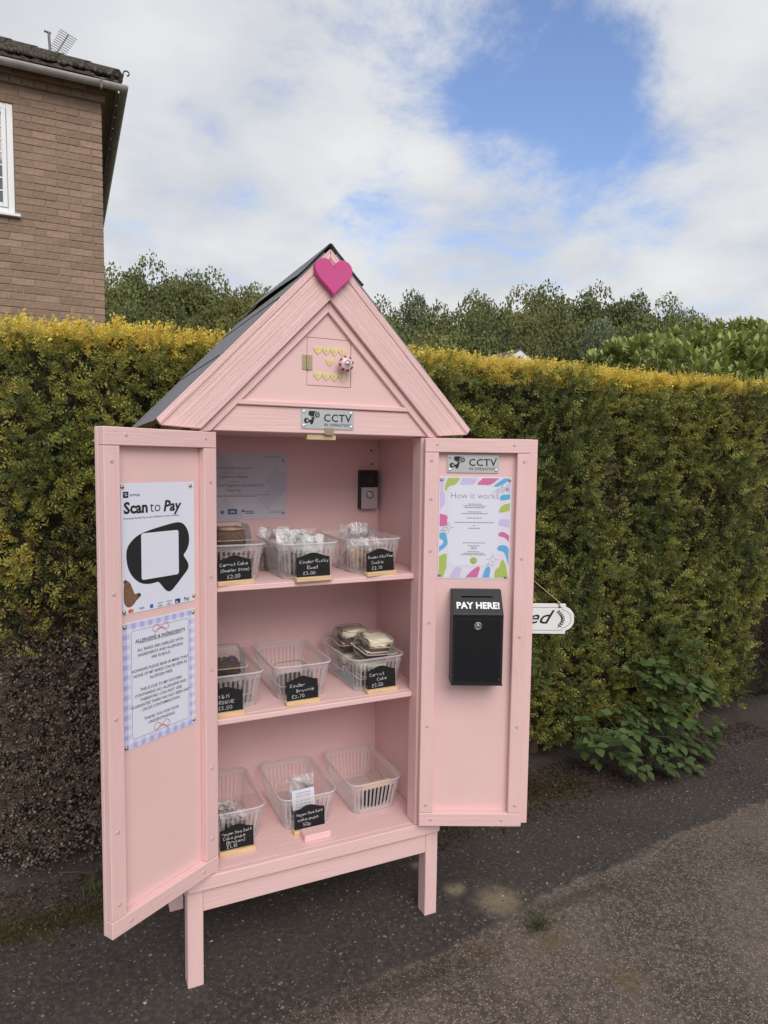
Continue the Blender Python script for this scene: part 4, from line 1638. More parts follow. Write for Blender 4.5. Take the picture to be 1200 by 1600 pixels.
FM = Matrix(((1, 0, 0, 0), (0, 0, -1, 0), (0, 1, 0, 0), (0, 0, 0, 1)))   # local xy drawing -> cabinet front, z out
hb = MB()
hb.prism([(-.014, -.019), (-.001, -.019), (-.001, .019), (-.014, .019)], 0, .0016, T=FM)
hb.prism([(.001, -.019), (.014, -.019), (.014, .019), (.001, .019)], 0, .0016, T=FM)
hb.tube([(0, -.0028, -.019), (0, -.0028, .019)], .0028, 8)
for sx_ in (-.0075, .0075):
    for sz_ in (-.012, 0, .012):
        hb.prism(circle(sx_, sz_, .0022, 8), .0016, .0024, T=FM)
o = hb.build('hinge', brass, hatch)
o.location = hl(.2373, -.0046, 1.6535)
kb = MB().lathe([(.006, 0), (.006, .010), (.012, .013), (.019, .019), (.0205, .026), (.017, .033), (.010, .0365)], 20, T=Matrix.Rotation(R(90), 4, 'X'))
knob = kb.build('knob', mat('ceramic_pink', (.74, .50, .50), .2, spec=.7), hatch, smooth=True)
knob.location = hl(.337, -.0036, 1.653)
kd = MB()
redm = mat('dark_red_glaze', (.16, .035, .045), .3)
for k in range(8):
    a = k * math.pi / 4 + .2
    T = Matrix.Rotation(R(90), 4, 'X') @ Matrix.Rotation(a, 4, 'Z') @ Matrix.Translation((.0172, 0, .0306)) @ Matrix.Rotation(R(38), 4, 'Y') @ Matrix.Rotation(R(-90), 4, 'Z')
    kd.prism(heart_poly(.0085, .0080, 16), 0, .0018, T=T)
o = kd.build('knob_hearts', redm, hatch)
o.location = hl(.337, -.0036, 1.653)
o = MB().lathe([(.0085, 0), (.0085, .002), (.006, .003), (.006, .005), (.003, .0065)], 14, T=Matrix.Rotation(R(90), 4, 'X')).build('knob_screw', silver, hatch, smooth=True)
o.location = hl(.337, -.0398, 1.653)
ht_mesh = MB().prism(heart_poly(.0225, .0225, 28), 0, .0022, T=FM).mesh('heart_token', gold, bevel=.0004)
toks = [(.267, 1.686, 'T'), (.2905, 1.686, 'A'), (.314, 1.6855, 'K'), (.3355, 1.6865, 'E'), (.3005, 1.657, 'A'), (.267, 1.619, 'P'), (.2905, 1.6185, 'E'), (.3135, 1.618, 'E'), (.337, 1.6175, 'K')]
eng = mat('engraved_letter', (.22, .15, .03), .6)
for (x_, z_, ch) in toks:
    link('heart_token', ht_mesh, hatch, loc=hl(x_, -.0036, z_))
    tm = MB()
    text_into(tm, ch, 0, -.0032, .0085, z=.0026, bold=.0)
    tm.v = [tuple(FM @ Vector(q_)) for q_ in tm.v]
    o = tm.build('token_letter', eng, hatch)
    o.location = hl(x_, -.0036, z_)
# ledge below the gable, sloping trims, bargeboards
cb('gable_ledge', -.020, .592, -.0135, .0035, 1.5350, 1.5475)


def slope_board(name, side, off_in, width, y0, y1, x_start, x_end, m=pink_x, bot_cut=None, z_add=0):
    """board lying along the roof slope; off_in/width measured across the slope from the outer line"""
    a = math.atan(SLP)
    c, s_ = math.cos(a), math.sin(a)
    nx_, nz_ = -s_ * side, -c                 # inward across the slope (towards the gable)
    L_ = []
    for (xx, off) in ((x_start, off_in), (x_end, off_in), (x_end, off_in + width), (x_start, off_in + width)):
        L_.append((xx, off))
    # local frame: X along slope from the apex downwards
    T = Matrix(((side * c, 0, nx_, AX - CO.x), (0, 1, 0, -CO.y), (-s_, 0, nz_, AZ + z_add), (0, 0, 0, 1)))
    mb = MB()
    mb.add([(x_start[0], y0, off_in), (x_end[0], y0, off_in), (x_end[1], y0, off_in + width), (x_start[1], y0, off_in + width),
            (x_start[0], y1, off_in), (x_end[0], y1, off_in), (x_end[1], y1, off_in + width), (x_start[1], y1, off_in + width)],
           [(0, 1, 2, 3), (7, 6, 5, 4), (0, 4, 5, 1), (1, 5, 6, 2), (2, 6, 7, 3), (3, 7, 4, 0)])
    o = mb.build(name, m, cab, bevel=.0016)
    o.matrix_local = Matrix.Translation((AX - CO.x, 0, AZ + z_add)) @ Matrix(((side * c, 0, nx_), (0, 1, 0), (-s_, 0, nz_))).to_4x4()
    for v in o.data.vertices:
        v.co.y -= CO.y
    if side > 0:
        o.data.flip_normals()
    bm = bmesh.new()
    bm.from_mesh(o.data)
    bmesh.ops.recalc_face_normals(bm, faces=bm.faces)
    bm.to_mesh(o.data)
    bm.free()
    return o


al = math.atan(SLP)
ta = math.tan(al)
LS = .4397 / math.cos(al)
W1, W2 = .018, .072


def apx(off):              # distance from apex along the slope where the two boards meet on the centre line
    return off / math.tan(math.pi / 2 - al) if False else off * math.tan(al) ** -1 * 1.0


def mitre(off):
    # centre line in slope coordinates: x*cos(a) = off*sin(a)
    return off * math.tan(al)


for side in (-1, 1):
    slope_board('bargeboard_strip', side, 0.0, W1, -.028, -.004, (mitre(0) + .0006, mitre(W1) + .0006), (LS, LS + .004), m=pink_g)
    zcut = (AZ - 1.4705)

    def endx(off):         # where the board's edge meets the level bottom cut
        return (zcut - off * math.cos(al)) / math.sin(al)
    slope_board('bargeboard', side, W1 + .0008, W2, -.027, -.005, (mitre(W1) + .0006, mitre(W1 + W2) + .0006), (min(LS + .004, endx(W1)), endx(W1 + W2)), m=pink_g)
    slope_board('gable_trim', side, W1 + W2 + .0016, .020, -.0145, .0035, (mitre(W1 + W2) + .0006, mitre(W1 + W2 + .02) + .0006), (.436 / math.cos(al) * .93, .436 / math.cos(al) * .93 - .018 / ta * .2 - .02))
# heart at the apex
hm = MB().prism(heart_poly(.104, .096, 48), 0, .018, T=FM)
heart = hm.build('heart', hotpink, cab, bevel=.0015)
heart.location = hl(.2955, -.029, 1.868)
# roof boards with overlapping felt, ridge cap
YR0, YR1 = -.026, .600


def slab(name, side, s0, s1, h0, h1, y0, y1, m, lift1=0.0):
    """piece of roof covering between slope distances s0..s1, heights h above the slope line"""
    c, s_ = math.cos(al), math.sin(al)

    def pt(s, h, y):
        return (AX + side * (s * c + h * s_) - CO.x, y - CO.y, AZ - s * s_ + h * c)
    vs = [pt(s0, h0, y0), pt(s1, h0, y0), pt(s1, h0, y1), pt(s0, h0, y1), pt(s0, h1, y0), pt(s1, h1 + lift1, y0), pt(s1, h1 + lift1, y1), pt(s0, h1, y1)]
    mb = MB().add(vs, [(0, 3, 2, 1), (4, 5, 6, 7), (0, 1, 5, 4), (1, 2, 6, 5), (2, 3, 7, 6), (3, 0, 4, 7)])
    bm_me = mb.mesh(name, m)
    bm = bmesh.new()
    bm.from_mesh(bm_me)
    bmesh.ops.recalc_face_normals(bm, faces=bm.faces)
    bm.to_mesh(bm_me)
    bm.free()
    return link(name, bm_me, cab)


for side in (-1, 1):
    rb_ = slab('roof_board', side, .016, LS - .004, -.016, -.0005, -.0035, YR1, wood_raw)
    for (s0, s1, h) in ((.40, LS + .010, .0012), (.195, .412, .0030), (.02, .21, .0048)):
        f_ = slab('felt_strip', side, s0, s1, 0.0004, h, YR0, YR1 + .012, felt, lift1=.0006)
# ridge cap: a bent strip of felt that lifts at the back
cap = MB()
NSEG = 14
for side in (-1, 1):
    rows_ = []
    for i in range(NSEG + 1):
        t = i / NSEG
        y = YR0 - .004 + (YR1 + .014 - YR0) * t
        lift = .003 + .011 * t if side < 0 else .003
        row = []
        for j in range(7):
            s = .125 * j / 6
            hgt = .0055 + lift * (j / 6) ** 1.3 + .0012 * math.sin(7 * t + j)
            if j == 0:
                hgt = .0075
            row.append((AX + side * (s * math.cos(al) + hgt * math.sin(al)) - CO.x if j else AX - CO.x, y - CO.y, AZ - s * math.sin(al) + hgt * (math.cos(al) if j else 1.5)))
        rows_.append(row)
    vs = [q_ for r_ in rows_ for q_ in r_]
    fs = []
    for i in range(NSEG):
        for j in range(6):
            f_ = (i * 7 + j, i * 7 + j + 1, (i + 1) * 7 + j + 1, (i + 1) * 7 + j)
            fs.append(f_ if side > 0 else f_[::-1])
    cap.add(vs, fs)
rc = cap.build('ridge_cap', [felt, feltedge], cab)
sm = rc.modifiers.new('thick', 'SOLIDIFY')
sm.thickness = .003
sm.offset = 1
sm.material_offset_rim = 1
# raw triangular soffit end under the left eave and rear gable
MB().prism([(-.06 - CO.x, 1.5005), (.65 - CO.x, 1.5005), (AX - CO.x, AZ - .05)], .36 - CO.y - .02, .36 - CO.y,
           T=Matrix(((1, 0, 0, 0), (0, 0, 1, 0), (0, 1, 0, 0), (0, 0, 0, 1)))).build('rear_gable_panel', pink_f, cab)
# magnetic catch under the header
o = MB().prism([(-.0125, -.009), (.0125, -.009), (.0125, .009), (-.0125, .009)], 0, .004, T=FM).prism(circle(-.005, 0, .002, 8), .004, .0055, T=FM).prism(circle(.005, 0, .002, 8), .004, .0055, T=FM).build('catch', brass, cab)
o.location = hl(.299, -.0065, 1.474)
cb('catch_block', .240, .322, .000, .018, 1.451, 1.4672, mat('bare_pale_wood', (.56, .43, .29), .7, var=((30, 80, 80), .15)), .001)
# shelf-level screw holes in the back panel corner
for (u, v) in ((580, 704), (581.5, 725)):
    p = on_y(u, v, YB - .001)
    MB().prism(circle(0, 0, .0035, 10), 0, .0015, T=Matrix.Translation(hl(p.x, YB - .0005, p.z)) @ FM).build('screw_hole', mat('dark_void', (.05, .03, .03), .9), cab)

# ---------------------------------------------------------------- doors
scr = MB().lathe([(.0045, 0), (.0045, .0006), (.0038, .0013), (.0016, .0015), (.0010, .0006)], 12).mesh('screw', mat('painted_screw', (.66, .47, .46), .35, metallic=.2, spec=.6), smooth=False)


def make_door(hinge, dvec, nvec, width, panel_extra, label, screws):
    """door part: local x from the hinge towards the free edge, y out of the inner face towards the viewer"""
    d = Vector(dvec)
    n_ = Vector(nvec)
    mw = Matrix((d, n_, Vector((0, 0, 1)))).transposed().to_4x4()
    mw.translation = Vector(hinge) - CO
    FT, PT = .020, .012
    f = .040
    pm = MB().box(0, width + panel_extra, -FT - PT, -FT - .0004, ZB, ZT)
    door = pm.build('door', pink_f, cab, bevel=.0015)
    door.matrix_local = mw
    door['label'] = label
    for (a, b_) in ((0, f), (width - f, width)):
        MB().box(a, b_, -FT, 0, ZB + f + .0008, ZT - f - .0008).build('stile', pink_z, door, bevel=.0016)
    for (a, b_) in ((ZB, ZB + f), (ZT - f, ZT)):
        MB().box(0, width, -FT, .0004, a, b_).build('rail', pink_x, door, bevel=.0016)
    for (sx_, sz_) in screws:
        link('screw', scr, door, loc=(sx_, .0004, sz_), rot=(R(-90), 0, 0))
    bad = mw.to_3x3().determinant() < 0
    if bad:
        for o in [door] + list(door.children):
            if o.data.name.startswith('screw'):
                continue
            o.data.flip_normals()
    return door


aL, aR = .5623, .4278
dL, nL = Vector((-math.cos(aL), -math.sin(aL), 0)), Vector((math.sin(aL), -math.cos(aL), 0))
dR, nR = Vector((math.cos(aR), -math.sin(aR), 0)), Vector((-math.sin(aR), -math.cos(aR), 0))
HL, HR = Vector((0, 0, 0)), Vector((.5851, -.0239, 0))
dl = make_door(HL, dL, nL, .321, 0.0, 'left pink door holding the payment and allergen posters',
               [(.02, 1.34), (.02, 1.10), (.02, .86), (.02, .60), (.02, .41), (.035, 1.447), (.265, 1.447), (.302, 1.39), (.302, 1.10), (.302, .82), (.302, .56), (.302, .39), (.05, .335), (.27, .335)])
dr = make_door(HR, dR, nR, .3045, .022, 'right pink door holding the black cash box',
               [(.02, 1.40), (.02, 1.29), (.02, 1.14), (.02, .93), (.02, .62), (.02, .38), (.035, 1.446), (.255, 1.446), (.285, 1.40), (.285, 1.12), (.285, .89), (.285, .62), (.285, .38), (.035, .335), (.245, .335)])
# ---------------------------------------------------------------- flat things on the doors
PIN = MB().lathe([(.0048, 0), (.0046, .0012), (.0036, .0030), (.0016, .0040), (.0004, .0043)], 14).mesh('pin', brass, smooth=True)


def left_frame(s_left, z_bottom, out=-.0195):
    """frame of a flat thing on the left door: s_left is its left edge as seen (farther from the hinge)"""
    o = HL + dL * s_left + nL * out
    return frame((o.x, o.y, z_bottom), -dL)


def right_frame(s_left, z_bottom, out=-.0195):
    o = HR + dR * s_left + nR * out
    return frame((o.x, o.y, z_bottom), dR)


def paper_sheet(parent, w, h, m=paper, curl=.002, th=.0004):
    nx_, ny_ = 8, 10
    mb = MB()
    vs = []
    r = random.Random(int(w * 1e4 + h * 1e5 + len(parent.name)))
    for j in range(ny_ + 1):
        for i in range(nx_ + 1):
            u, v = i / nx_, j / ny_
            vs.append((u * w, v * h, th))
    o_ = len(vs)
    vs2 = [(a, b_, 0) for a, b_, c_ in vs]
    fs = []
    for j in range(ny_):
        for i in range(nx_):
            k = j * (nx_ + 1) + i
            fs.append((k, k + 1, k + nx_ + 2, k + nx_ + 1))
            fs.append(tuple(o_ + q_ for q_ in (k + nx_ + 1, k + nx_ + 2, k + 1, k)))
    mb.add(vs + vs2, fs)
    k = nx_ + 1
    ring = [i for i in range(k)] + [j * k + nx_ for j in range(1, ny_ + 1)] + [ny_ * k + i for i in range(nx_ - 1, -1, -1)] + [j * k for j in range(ny_ - 1, 0, -1)]
    for a, b_ in zip(ring, ring[1:] + ring[:1]):
        mb.add([mb.v[a], mb.v[o_ + a], mb.v[o_ + b_], mb.v[b_]], [(0, 1, 2, 3)])
    return mb.build('sheet', m, parent)


def pins(parent, pts, z=.0005):
    for (x_, y_) in pts:
        link('pin', PIN, parent, loc=(x_, y_, z))


PW, PH = .21, .297
Z1 = .0008
# --- scan to pay poster
pp = thing('payment_poster', 'white poster reading Scan to Pay pinned on the left cabinet door', 'poster', left_frame(.267, 1.0435))
paper_sheet(pp, PW, PH)
mb = MB()
mb.flat(rrect(.006, .020, .264, .278, .002), Z1)
text_into(mb, 'sumup', .0235, .2675, .0105, z=Z1, align='LEFT', mi=0)
w = text_into(mb, 'Scan', .007, .229, .0360, z=Z1, align='LEFT', bold=.034)
w2 = text_into(mb, 'to', .007 + w + .006, .229, .0360, z=Z1, align='LEFT', bold=-.006)
text_into(mb, 'Pay', .007 + w + w2 + .015, .229, .0360, z=Z1, align='LEFT', bold=.030, shear=.2)
text_into(mb, 'Download SumUp Pay to earn cashback on every purchase.', .007, .2155, .0066, z=Z1, align='LEFT', sx=.98)
mb.build('lettering', ink, pp)
blob = []
for (x_, y_) in ((.012, .150), (.012, .118), (.022, .090), (.042, .070), (.062, .062), (.085, .061), (.100, .064), (.112, .048), (.124, .036), (.134, .034), (.144, .040), (.168, .062), (.186, .078),
                 (.191, .086), (.190, .096), (.182, .108), (.174, .118), (.181, .124), (.190, .136), (.194, .152), (.192, .172), (.182, .190), (.168, .199), (.152, .200), (.120, .195), (.080, .188), (.048, .180), (.028, .168)):
    blob.append((x_, y_))


def smooth_poly(p, it=2, hold=lambda q_: False):
    for _ in range(it):
        q_ = []
        for i in range(len(p)):
            a, b_ = p[i], p[(i + 1) % len(p)]
            if hold(a):
                q_.append(a)
                if hold(b_):
                    continue
            q_.append((a[0] * .75 + b_[0] * .25, a[1] * .75 + b_[1] * .25))
            q_.append((a[0] * .25 + b_[0] * .75, a[1] * .25 + b_[1] * .75))
        p = q_
    return p


mb = MB().flat(smooth_poly(blob), Z1)
mb.build('black_shape', ink, pp)
MB().flat(rrect(.052, .160, .073, .181, .006), Z1 + .0004).build('white_square', paper, pp)
# logo mark in the black square: two slanted white bars
mb = MB()
for (x_, y_) in ((.0095, .2715), (.0115, .2675)):
    mb.flat([(x_, y_), (x_ + .005, y_ + .0016), (x_ + .005, y_ + .0036), (x_, y_ + .002)], Z1 + .0003)
mb.build('logo_mark', paper, pp)
fur = mat('printed_teddy_brown', (.20, .105, .06), .7, var=((160, 160, 160), .25))
mb = MB()
mb.flat(smooth_poly([(.004, .070), (.009, .078), (.014, .077), (.022, .070), (.026, .060), (.030, .050), (.034, .042), (.042, .046), (.048, .042), (.045, .032), (.038, .030), (.030, .020), (.018, .014), (.008, .020), (.003, .032)]), Z1)
mb.flat(circle(.0455, .040, .0042, 10), Z1 + .0003, 1)
mb.flat(circle(.0185, .066, .0012, 8), Z1 + .0003, 1).flat(circle(.0150, .0610, .0016, 8), Z1 + .0003, 1)
mb.flat(circle(.0085, .0745, .0052, 12), Z1 + .0002, 0).flat(circle(.0085, .0745, .0028, 10), Z1 + .0004, 1)
mb.build('teddy_picture', [fur, mat('printed_teddy_dark', (.05, .028, .018), .7)], pp)
mb = MB()
mb.flat(circle(.0195, .0075 - .001, .0045, 14), Z1, 0).flat(circle(.0245, .0075 - .001, .0045, 14), Z1 + .0002, 1)
mb.flat(rrect(.0745, .0835, .0035, .0125, .001), Z1, 2)
text_into(mb, 'VISA', .0515, .0055, .0075, z=Z1, mi=3, bold=.01, shear=.15)
for x_ in (.104, .130):
    for (a, b_, c_, d_) in ((-.0085, .0085, .011, .0125), (-.0085, .0085, .0025, .004)):
        mb.flat([(x_ + a, c_), (x_ + b_, c_), (x_ + b_, d_), (x_ + a, d_)], Z1, 4)
    text_into(mb, 'Pay', x_, .0052, .0055, z=Z1, mi=4)
mb.flat(rrect(.148, .164, .002, .013, .001), Z1, 3)
mb.flat([(.150, .004), (.156, .004), (.156, .007), (.150, .007)], Z1 + .0003, 5)
text_into(mb, 'Pay', .184, .0045, .0125, z=Z1, mi=3, bold=.02, shear=.1)
mb.build('payment_logos', [mat('logo_red', (.55, .08, .03), .6), mat('logo_orange', (.62, .22, .04), .6), mat('logo_blue', (.03, .13, .40), .6), mat('logo_navy', (.03, .045, .16), .6), ink_grey, paper], pp)
pins(pp, ((.004, .289), (.198, .287), (.206, .012), (.004, .006)))

# --- allergen notice
ap = thing('allergen_notice', 'allergens and ingredients notice with lavender gingham border on left cabinet door', 'poster', left_frame(.268, .7275))
paper_sheet(ap, PW, PH)
g1, g2, g3 = mat('gingham_light', (.60, .60, .84), .6), mat('gingham_mid', (.42, .43, .74), .6), mat('gingham_pale', (.74, .74, .87), .6)
mb = MB()
cs = .21 / 18
for i in range(18):
    for j in range(25):
        x0, y0 = i * cs, j * cs + .0015
        x1, y1 = x0 + cs, min(y0 + cs, PH - .0005)
        if x0 > .0165 and x1 < .1935 and y0 > .0165 and y1 < .2805:
            continue
        k = (i % 2 == 0) + (j % 2 == 0)
        mb.flat([(x0, y0), (x1, y0), (x1, y1), (x0, y1)], Z1, {0: 2, 1: 0, 2: 1}[k])
mb.build('gingham_border', [g1, g2, g3], ap)
MB().flat(rrect(.019, .191, .019, .278, .002), Z1 + .0004).build('inner_panel', paper, ap)
mb = MB()
rp = rrect(.022, .188, .022, .275, .006, 6)
stroke_into(mb, rp + rp[:1], .0008, Z1 + .0008)
mb.build('border_line', ink_grey, ap)
bow = mat('bow_pink', (.62, .30, .40), .6)
for cy_ in (.268, .030):
    mb = MB()
    for s in (-1, 1):
        lo_ = [(.105 + s * .022 * math.sin(t) * (1 - .3 * math.cos(t)), cy_ + .008 * math.sin(2 * t) + .004 * math.sin(t)) for t in [math.pi * k / 14 for k in range(15)]]
        stroke_into(mb, lo_, .0022, Z1 + .0010)
        tl_ = [(.105 + s * .022 * t, cy_ - .012 * t + .004 * math.sin(t * 5)) for t in [k / 8 for k in range(9)]]
        stroke_into(mb, tl_, .0018, Z1 + .0010)
    mb.build('bow', bow, ap)
mb = MB()
text_into(mb, 'ALLERGENS & INGREDIENTS', .105, .2455, .0115, z=Z1 + .001, bold=.012)
mb.flat([(.043, .2432), (.167, .2432), (.167, .2441), (.043, .2441)], Z1 + .001)
yy = .2245
for para in (('ALL BAKES ARE LABELLED WITH', 'INGREDIENTS AND ALLERGENS', 'ARE IN BOLD.'), ('HOWEVER PLEASE BEAR IN MIND THAT', 'NONE OF MY BAKES CAN BE SEEN AS', 'ALLERGEN FREE.'),
             ('THIS IS DUE TO MY KITCHEN', 'CONTAINING ALL ALLERGENS AND', 'THEREFORE I CAN NOT 100%', 'GUARANTEE THERE HAS NOT BEEN ANY', 'CROSS CONTAMINATION.'), ('THANK YOU FOR YOUR', 'UNDERSTANDING')):
    for ln in para:
        text_into(mb, ln, .105, yy, .0100, z=Z1 + .001, bold=.002, sx=.93)
        yy -= .0122
    yy -= .0108
mb.build('lettering', ink, ap)
pins(ap, ((.005, .288), (.204, .287), (.204, .012), (.005, .008)))

# --- CCTV plates
def cctv(mw, label):
    t = thing('cctv_sign', label, 'sign', mw)
    MB().prism(rrect(0, .150, 0, .0525, .004), 0, .002).build('plate', steel, t, bevel=.0004)
    mb = MB()
    z = .0024
    text_into(mb, 'CCTV', .103, .0205, .0285, z=z, bold=.016, space=1.12)
    text_into(mb, 'IN OPERATION', .103, .0082, .0108, z=z, bold=.006, space=1.08)
    mb.build('lettering', ink, t)
    cm = MB()
    cm.flat(smooth_poly([(.020, .0435), (.022, .0475), (.0455, .0465), (.0525, .0440), (.050, .0355), (.044, .0310), (.0215, .0345), (.0200, .037)], 1), z)
    cm.flat(circle(.0445, .0370, .0088, 18), z + .0003, 1)
    cm.flat(circle(.0445, .0370, .0068, 18), z + .0006)
    cm.flat(circle(.0445, .0370, .0036, 14), z + .0009, 1)
    cm.flat(circle(.0445, .0370, .0018, 12), z + .0012)
    cm.flat([(.026, .0325), (.036, .0310), (.040, .0270), (.030, .0285)], z)
    cm.flat(smooth_poly([(.031, .029), (.036, .027), (.033, .015), (.028, .011), (.025, .013), (.024, .018), (.016, .020), (.016, .024), (.026, .023)], 1), z)
    cm.flat(circle(.0145, .0215, .0072, 14), z)
    cm.flat(circle(.0165, .0215, .0030, 12), z + .0003, 1)
    cm.build('camera_symbol', [ink, steel], t)
    for (x_, y_) in ((.008, .0445), (.142, .0445), (.008, .008), (.142, .008)):
        s_ = link('screw', MB().lathe([(.0036, 0), (.0034, .001), (.0018, .0016), (.0008, .0008)], 12).mesh('screw', silver), t, loc=(x_, y_, .002))
    return t


cctv(frame((.2205, -.0065, 1.4795), (1, 0, 0)), 'steel CCTV plate on the header board below the gable')
cctv(right_frame(.065, 1.3655), 'steel CCTV plate at the top of the right cabinet door')

# --- how it works poster
hw = thing('instruction_poster', 'colourful How it works poster pinned on the right cabinet door', 'poster', right_frame(.0435, 1.0575))
paper_sheet(hw, PW, PH)
pl_, pg_, pk_, pb_ = mat('print_lilac', (.58, .52, .80), .6), mat('print_lime', (.40, .52, .12), .6), mat('print_pink', (.62, .16, .36), .6), mat('print_blue', (.12, .42, .70), .6)
MB().flat([(.003, .003), (.207, .003), (.207, .294), (.003, .294)], Z1 - .0001).build('lilac_ground', mat('print_pale_lilac', (.72, .70, .83), .6), hw)
mb = MB()
MBL = [  # outlines measured on the poster, x right, y up, in metres
    (0, [(.003, .294), (.022, .294), (.012, .262), (.022, .236), (.020, .214), (.006, .202), (.003, .215)]),
    (1, [(.028, .294), (.062, .294), (.050, .270), (.030, .268), (.022, .250), (.018, .262), (.024, .282)]),
    (0, [(.068, .294), (.112, .294), (.098, .268), (.078, .273), (.060, .268)]),
    (2, [(.126, .294), (.172, .294), (.146, .269), (.104, .270)]),
    (3, [(.185, .294), (.206, .294), (.196, .282), (.170, .266), (.152, .267)]),
    (0, [(.206, .288), (.206, .252), (.196, .250), (.190, .268)]),
    (3, [(.178, .244), (.207, .246), (.207, .232), (.176, .226), (.174, .234)]),
    (1, [(.182, .216), (.207, .220), (.207, .199), (.176, .192), (.172, .196)]),
    (0, [(.178, .176), (.207, .174), (.207, .152), (.188, .154), (.172, .158), (.172, .166)]),
    (2, [(.172, .132), (.180, .139), (.192, .137), (.207, .127), (.207, .110), (.192, .122), (.174, .126)]),
    (3, [(.170, .094), (.180, .101), (.198, .099), (.207, .088), (.206, .040), (.198, .062), (.190, .082), (.172, .084)]),
    (2, [(.003, .188), (.030, .184), (.026, .168), (.030, .155), (.003, .152)]),
    (3, [(.003, .133), (.026, .135), (.026, .122), (.031, .108), (.026, .094), (.003, .080), (.003, .094), (.018, .104), (.018, .112), (.003, .118)]),
    (1, [(.003, .066), (.024, .077), (.030, .066), (.026, .050), (.030, .040), (.018, .003), (.003, .003)]),
    (0, [(.036, .003), (.052, .037), (.074, .034), (.064, .003)]),
    (2, [(.082, .003), (.104, .031), (.126, .042), (.116, .003)]),
    (3, [(.130, .003), (.139, .037), (.154, .036), (.150, .003)]),
    (1, [(.164, .003), (.166, .030), (.178, .036), (.182, .056), (.190, .060), (.198, .036), (.206, .003)]),
]
for mi, pts in MBL:
    mb.flat(smooth_poly([(max(.0035, min(.2065, (a - .105) * 1.03 + .105)), max(.0035, min(.2935, (b_ - .1485) * 1.02 + .1485))) for a, b_ in pts], 2, lambda q_: q_[0] < .0045 or q_[0] > .2055 or q_[1] < .0045 or q_[1] > .2925), Z1 + .0003, mi)
mb.build('colour_shapes', [pl_, pg_, pk_, pb_], hw)
wav = []
for k in range(96):
    t = 2 * math.pi * k / 96
    ca, sa = math.cos(t), math.sin(t)
    ex = abs(ca) ** .28 * (1 if ca > 0 else -1)
    ey_ = abs(sa) ** .22 * (1 if sa > 0 else -1)
    wv_ = 1 + .022 * math.sin(9 * t)
    wav.append((.100 + .073 * ex * wv_, .153 + .118 * ey_ * wv_))
MB().flat(wav, Z1 + .0006).build('white_panel', paper, hw)
mb = MB()
text_into(mb, 'How it works', .104, .234, .0255, z=Z1 + .0009, bold=-.012, sx=.98)
mb.build('title', ink_purple, hw)
mb = MB()
yy = .217
for k, (wd, gap) in enumerate(((.037, .0048), (.066, .0048), (.058, .0125), (.040, .0048), (.078, .0125), (.044, .0130), (.114, .0085), (.006, .0078), (.034, .0))):
    x_ = .104 - wd / 2
    r = random.Random(k)
    while x_ < .104 + wd / 2 - .001:
        ln = min(r.uniform(.003, .009), .104 + wd / 2 - x_)
        mb.flat([(x_, yy), (x_ + ln, yy), (x_ + ln, yy + .0019), (x_, yy + .0019)], Z1 + .0009)
        x_ += ln + .0014
    yy -= gap + .0002
yy = .104
for k, (wd, gap) in enumerate(((.064, .0085), (.034, .0045), (.016, .0045), (.020, .0085), (.036, .0045), (.058, .0045), (.074, 0))):
    x_ = .104 - wd / 2
    r = random.Random(k + 40)
    while x_ < .104 + wd / 2 - .001:
        ln = min(r.uniform(.003, .009), .104 + wd / 2 - x_)
        mb.flat([(x_, yy), (x_ + ln, yy), (x_ + ln, yy + .0019), (x_, yy + .0019)], Z1 + .0009)
        x_ += ln + .0014
    yy -= gap
tag(mb.build('small_print', ink_grey, hw), kind='stuff')
mb = MB()
mb.flat(circle(.104, .053, .0105, 24), Z1 + .0009, 0)
for x_ in (.1005, .1075):
    mb.flat(circle(x_, .056, .0013, 8), Z1 + .0013, 1)
stroke_into(mb, [(.104 + .006 * math.cos(t), .0525 + .0055 * math.sin(t)) for t in [math.pi + math.pi * k / 8 for k in range(9)]], .0011, Z1 + .0013, 1)
mb.build('smiley', [pg_, ink_grey], hw)
for (x_, y_, rr) in ((.168, .254, .010), (.184, .262, .014), (.196, .262, .008), (.030, .150, .016), (.014, .140, .010), (.160, .056, .018), (.148, .040, .009)):
    mb = MB()
    for k in range(8):
        a = k * math.pi / 4
        r1 = rr if k % 2 == 0 else rr * .6
        stroke_into(mb, [(x_ + rr * .25 * math.cos(a), y_ + rr * .25 * math.sin(a)), (x_ + r1 * math.cos(a), y_ + r1 * math.sin(a))], .0009, Z1 + .0009)
    mb.build('sparkle', ink_grey, hw)
pins(hw, ((.007, .288), (.204, .288), (.006, .010), (.199, .006)))

# --- cash box
bx = thing('cash_box', 'black metal lockable cash box lettered PAY HERE on the right cabinet door', 'cash box', right_frame(.0825, .7625))
BW, BH, BD = .1445, .266, .072
prof = [(0, 0), (.006, 0), (BD, 0), (BD, .205), (.020, BH), (0, BH)]        # (z out, y up)
mb = MB()
vs = [(0, y, z) for z, y in prof] + [(BW, y, z) for z, y in prof]
k = len(prof)
fs = [tuple(range(k)), tuple(range(2 * k - 1, k - 1, -1))] + [((i + 1) % k, i, i + k, (i + 1) % k + k) for i in range(k)]
mb.add(vs, fs)
mb.build('body', darkgrey, bx, bevel=.002, segs=2)
MB().box(.0085, BW - .0085, .012, .192, BD - .001, BD + .0016).build('door_panel', blackmetal, bx, bevel=.0006)
MB().box(.004, BW - .004, .1945, .2035, BD - .001, BD + .0012).build('door_frame_top', blackmetal, bx, bevel=.0005)
MB().box(-.001, BW + .001, .0, .004, .002, BD + .003).build('bottom_edge', blackmetal, bx, bevel=.0006)
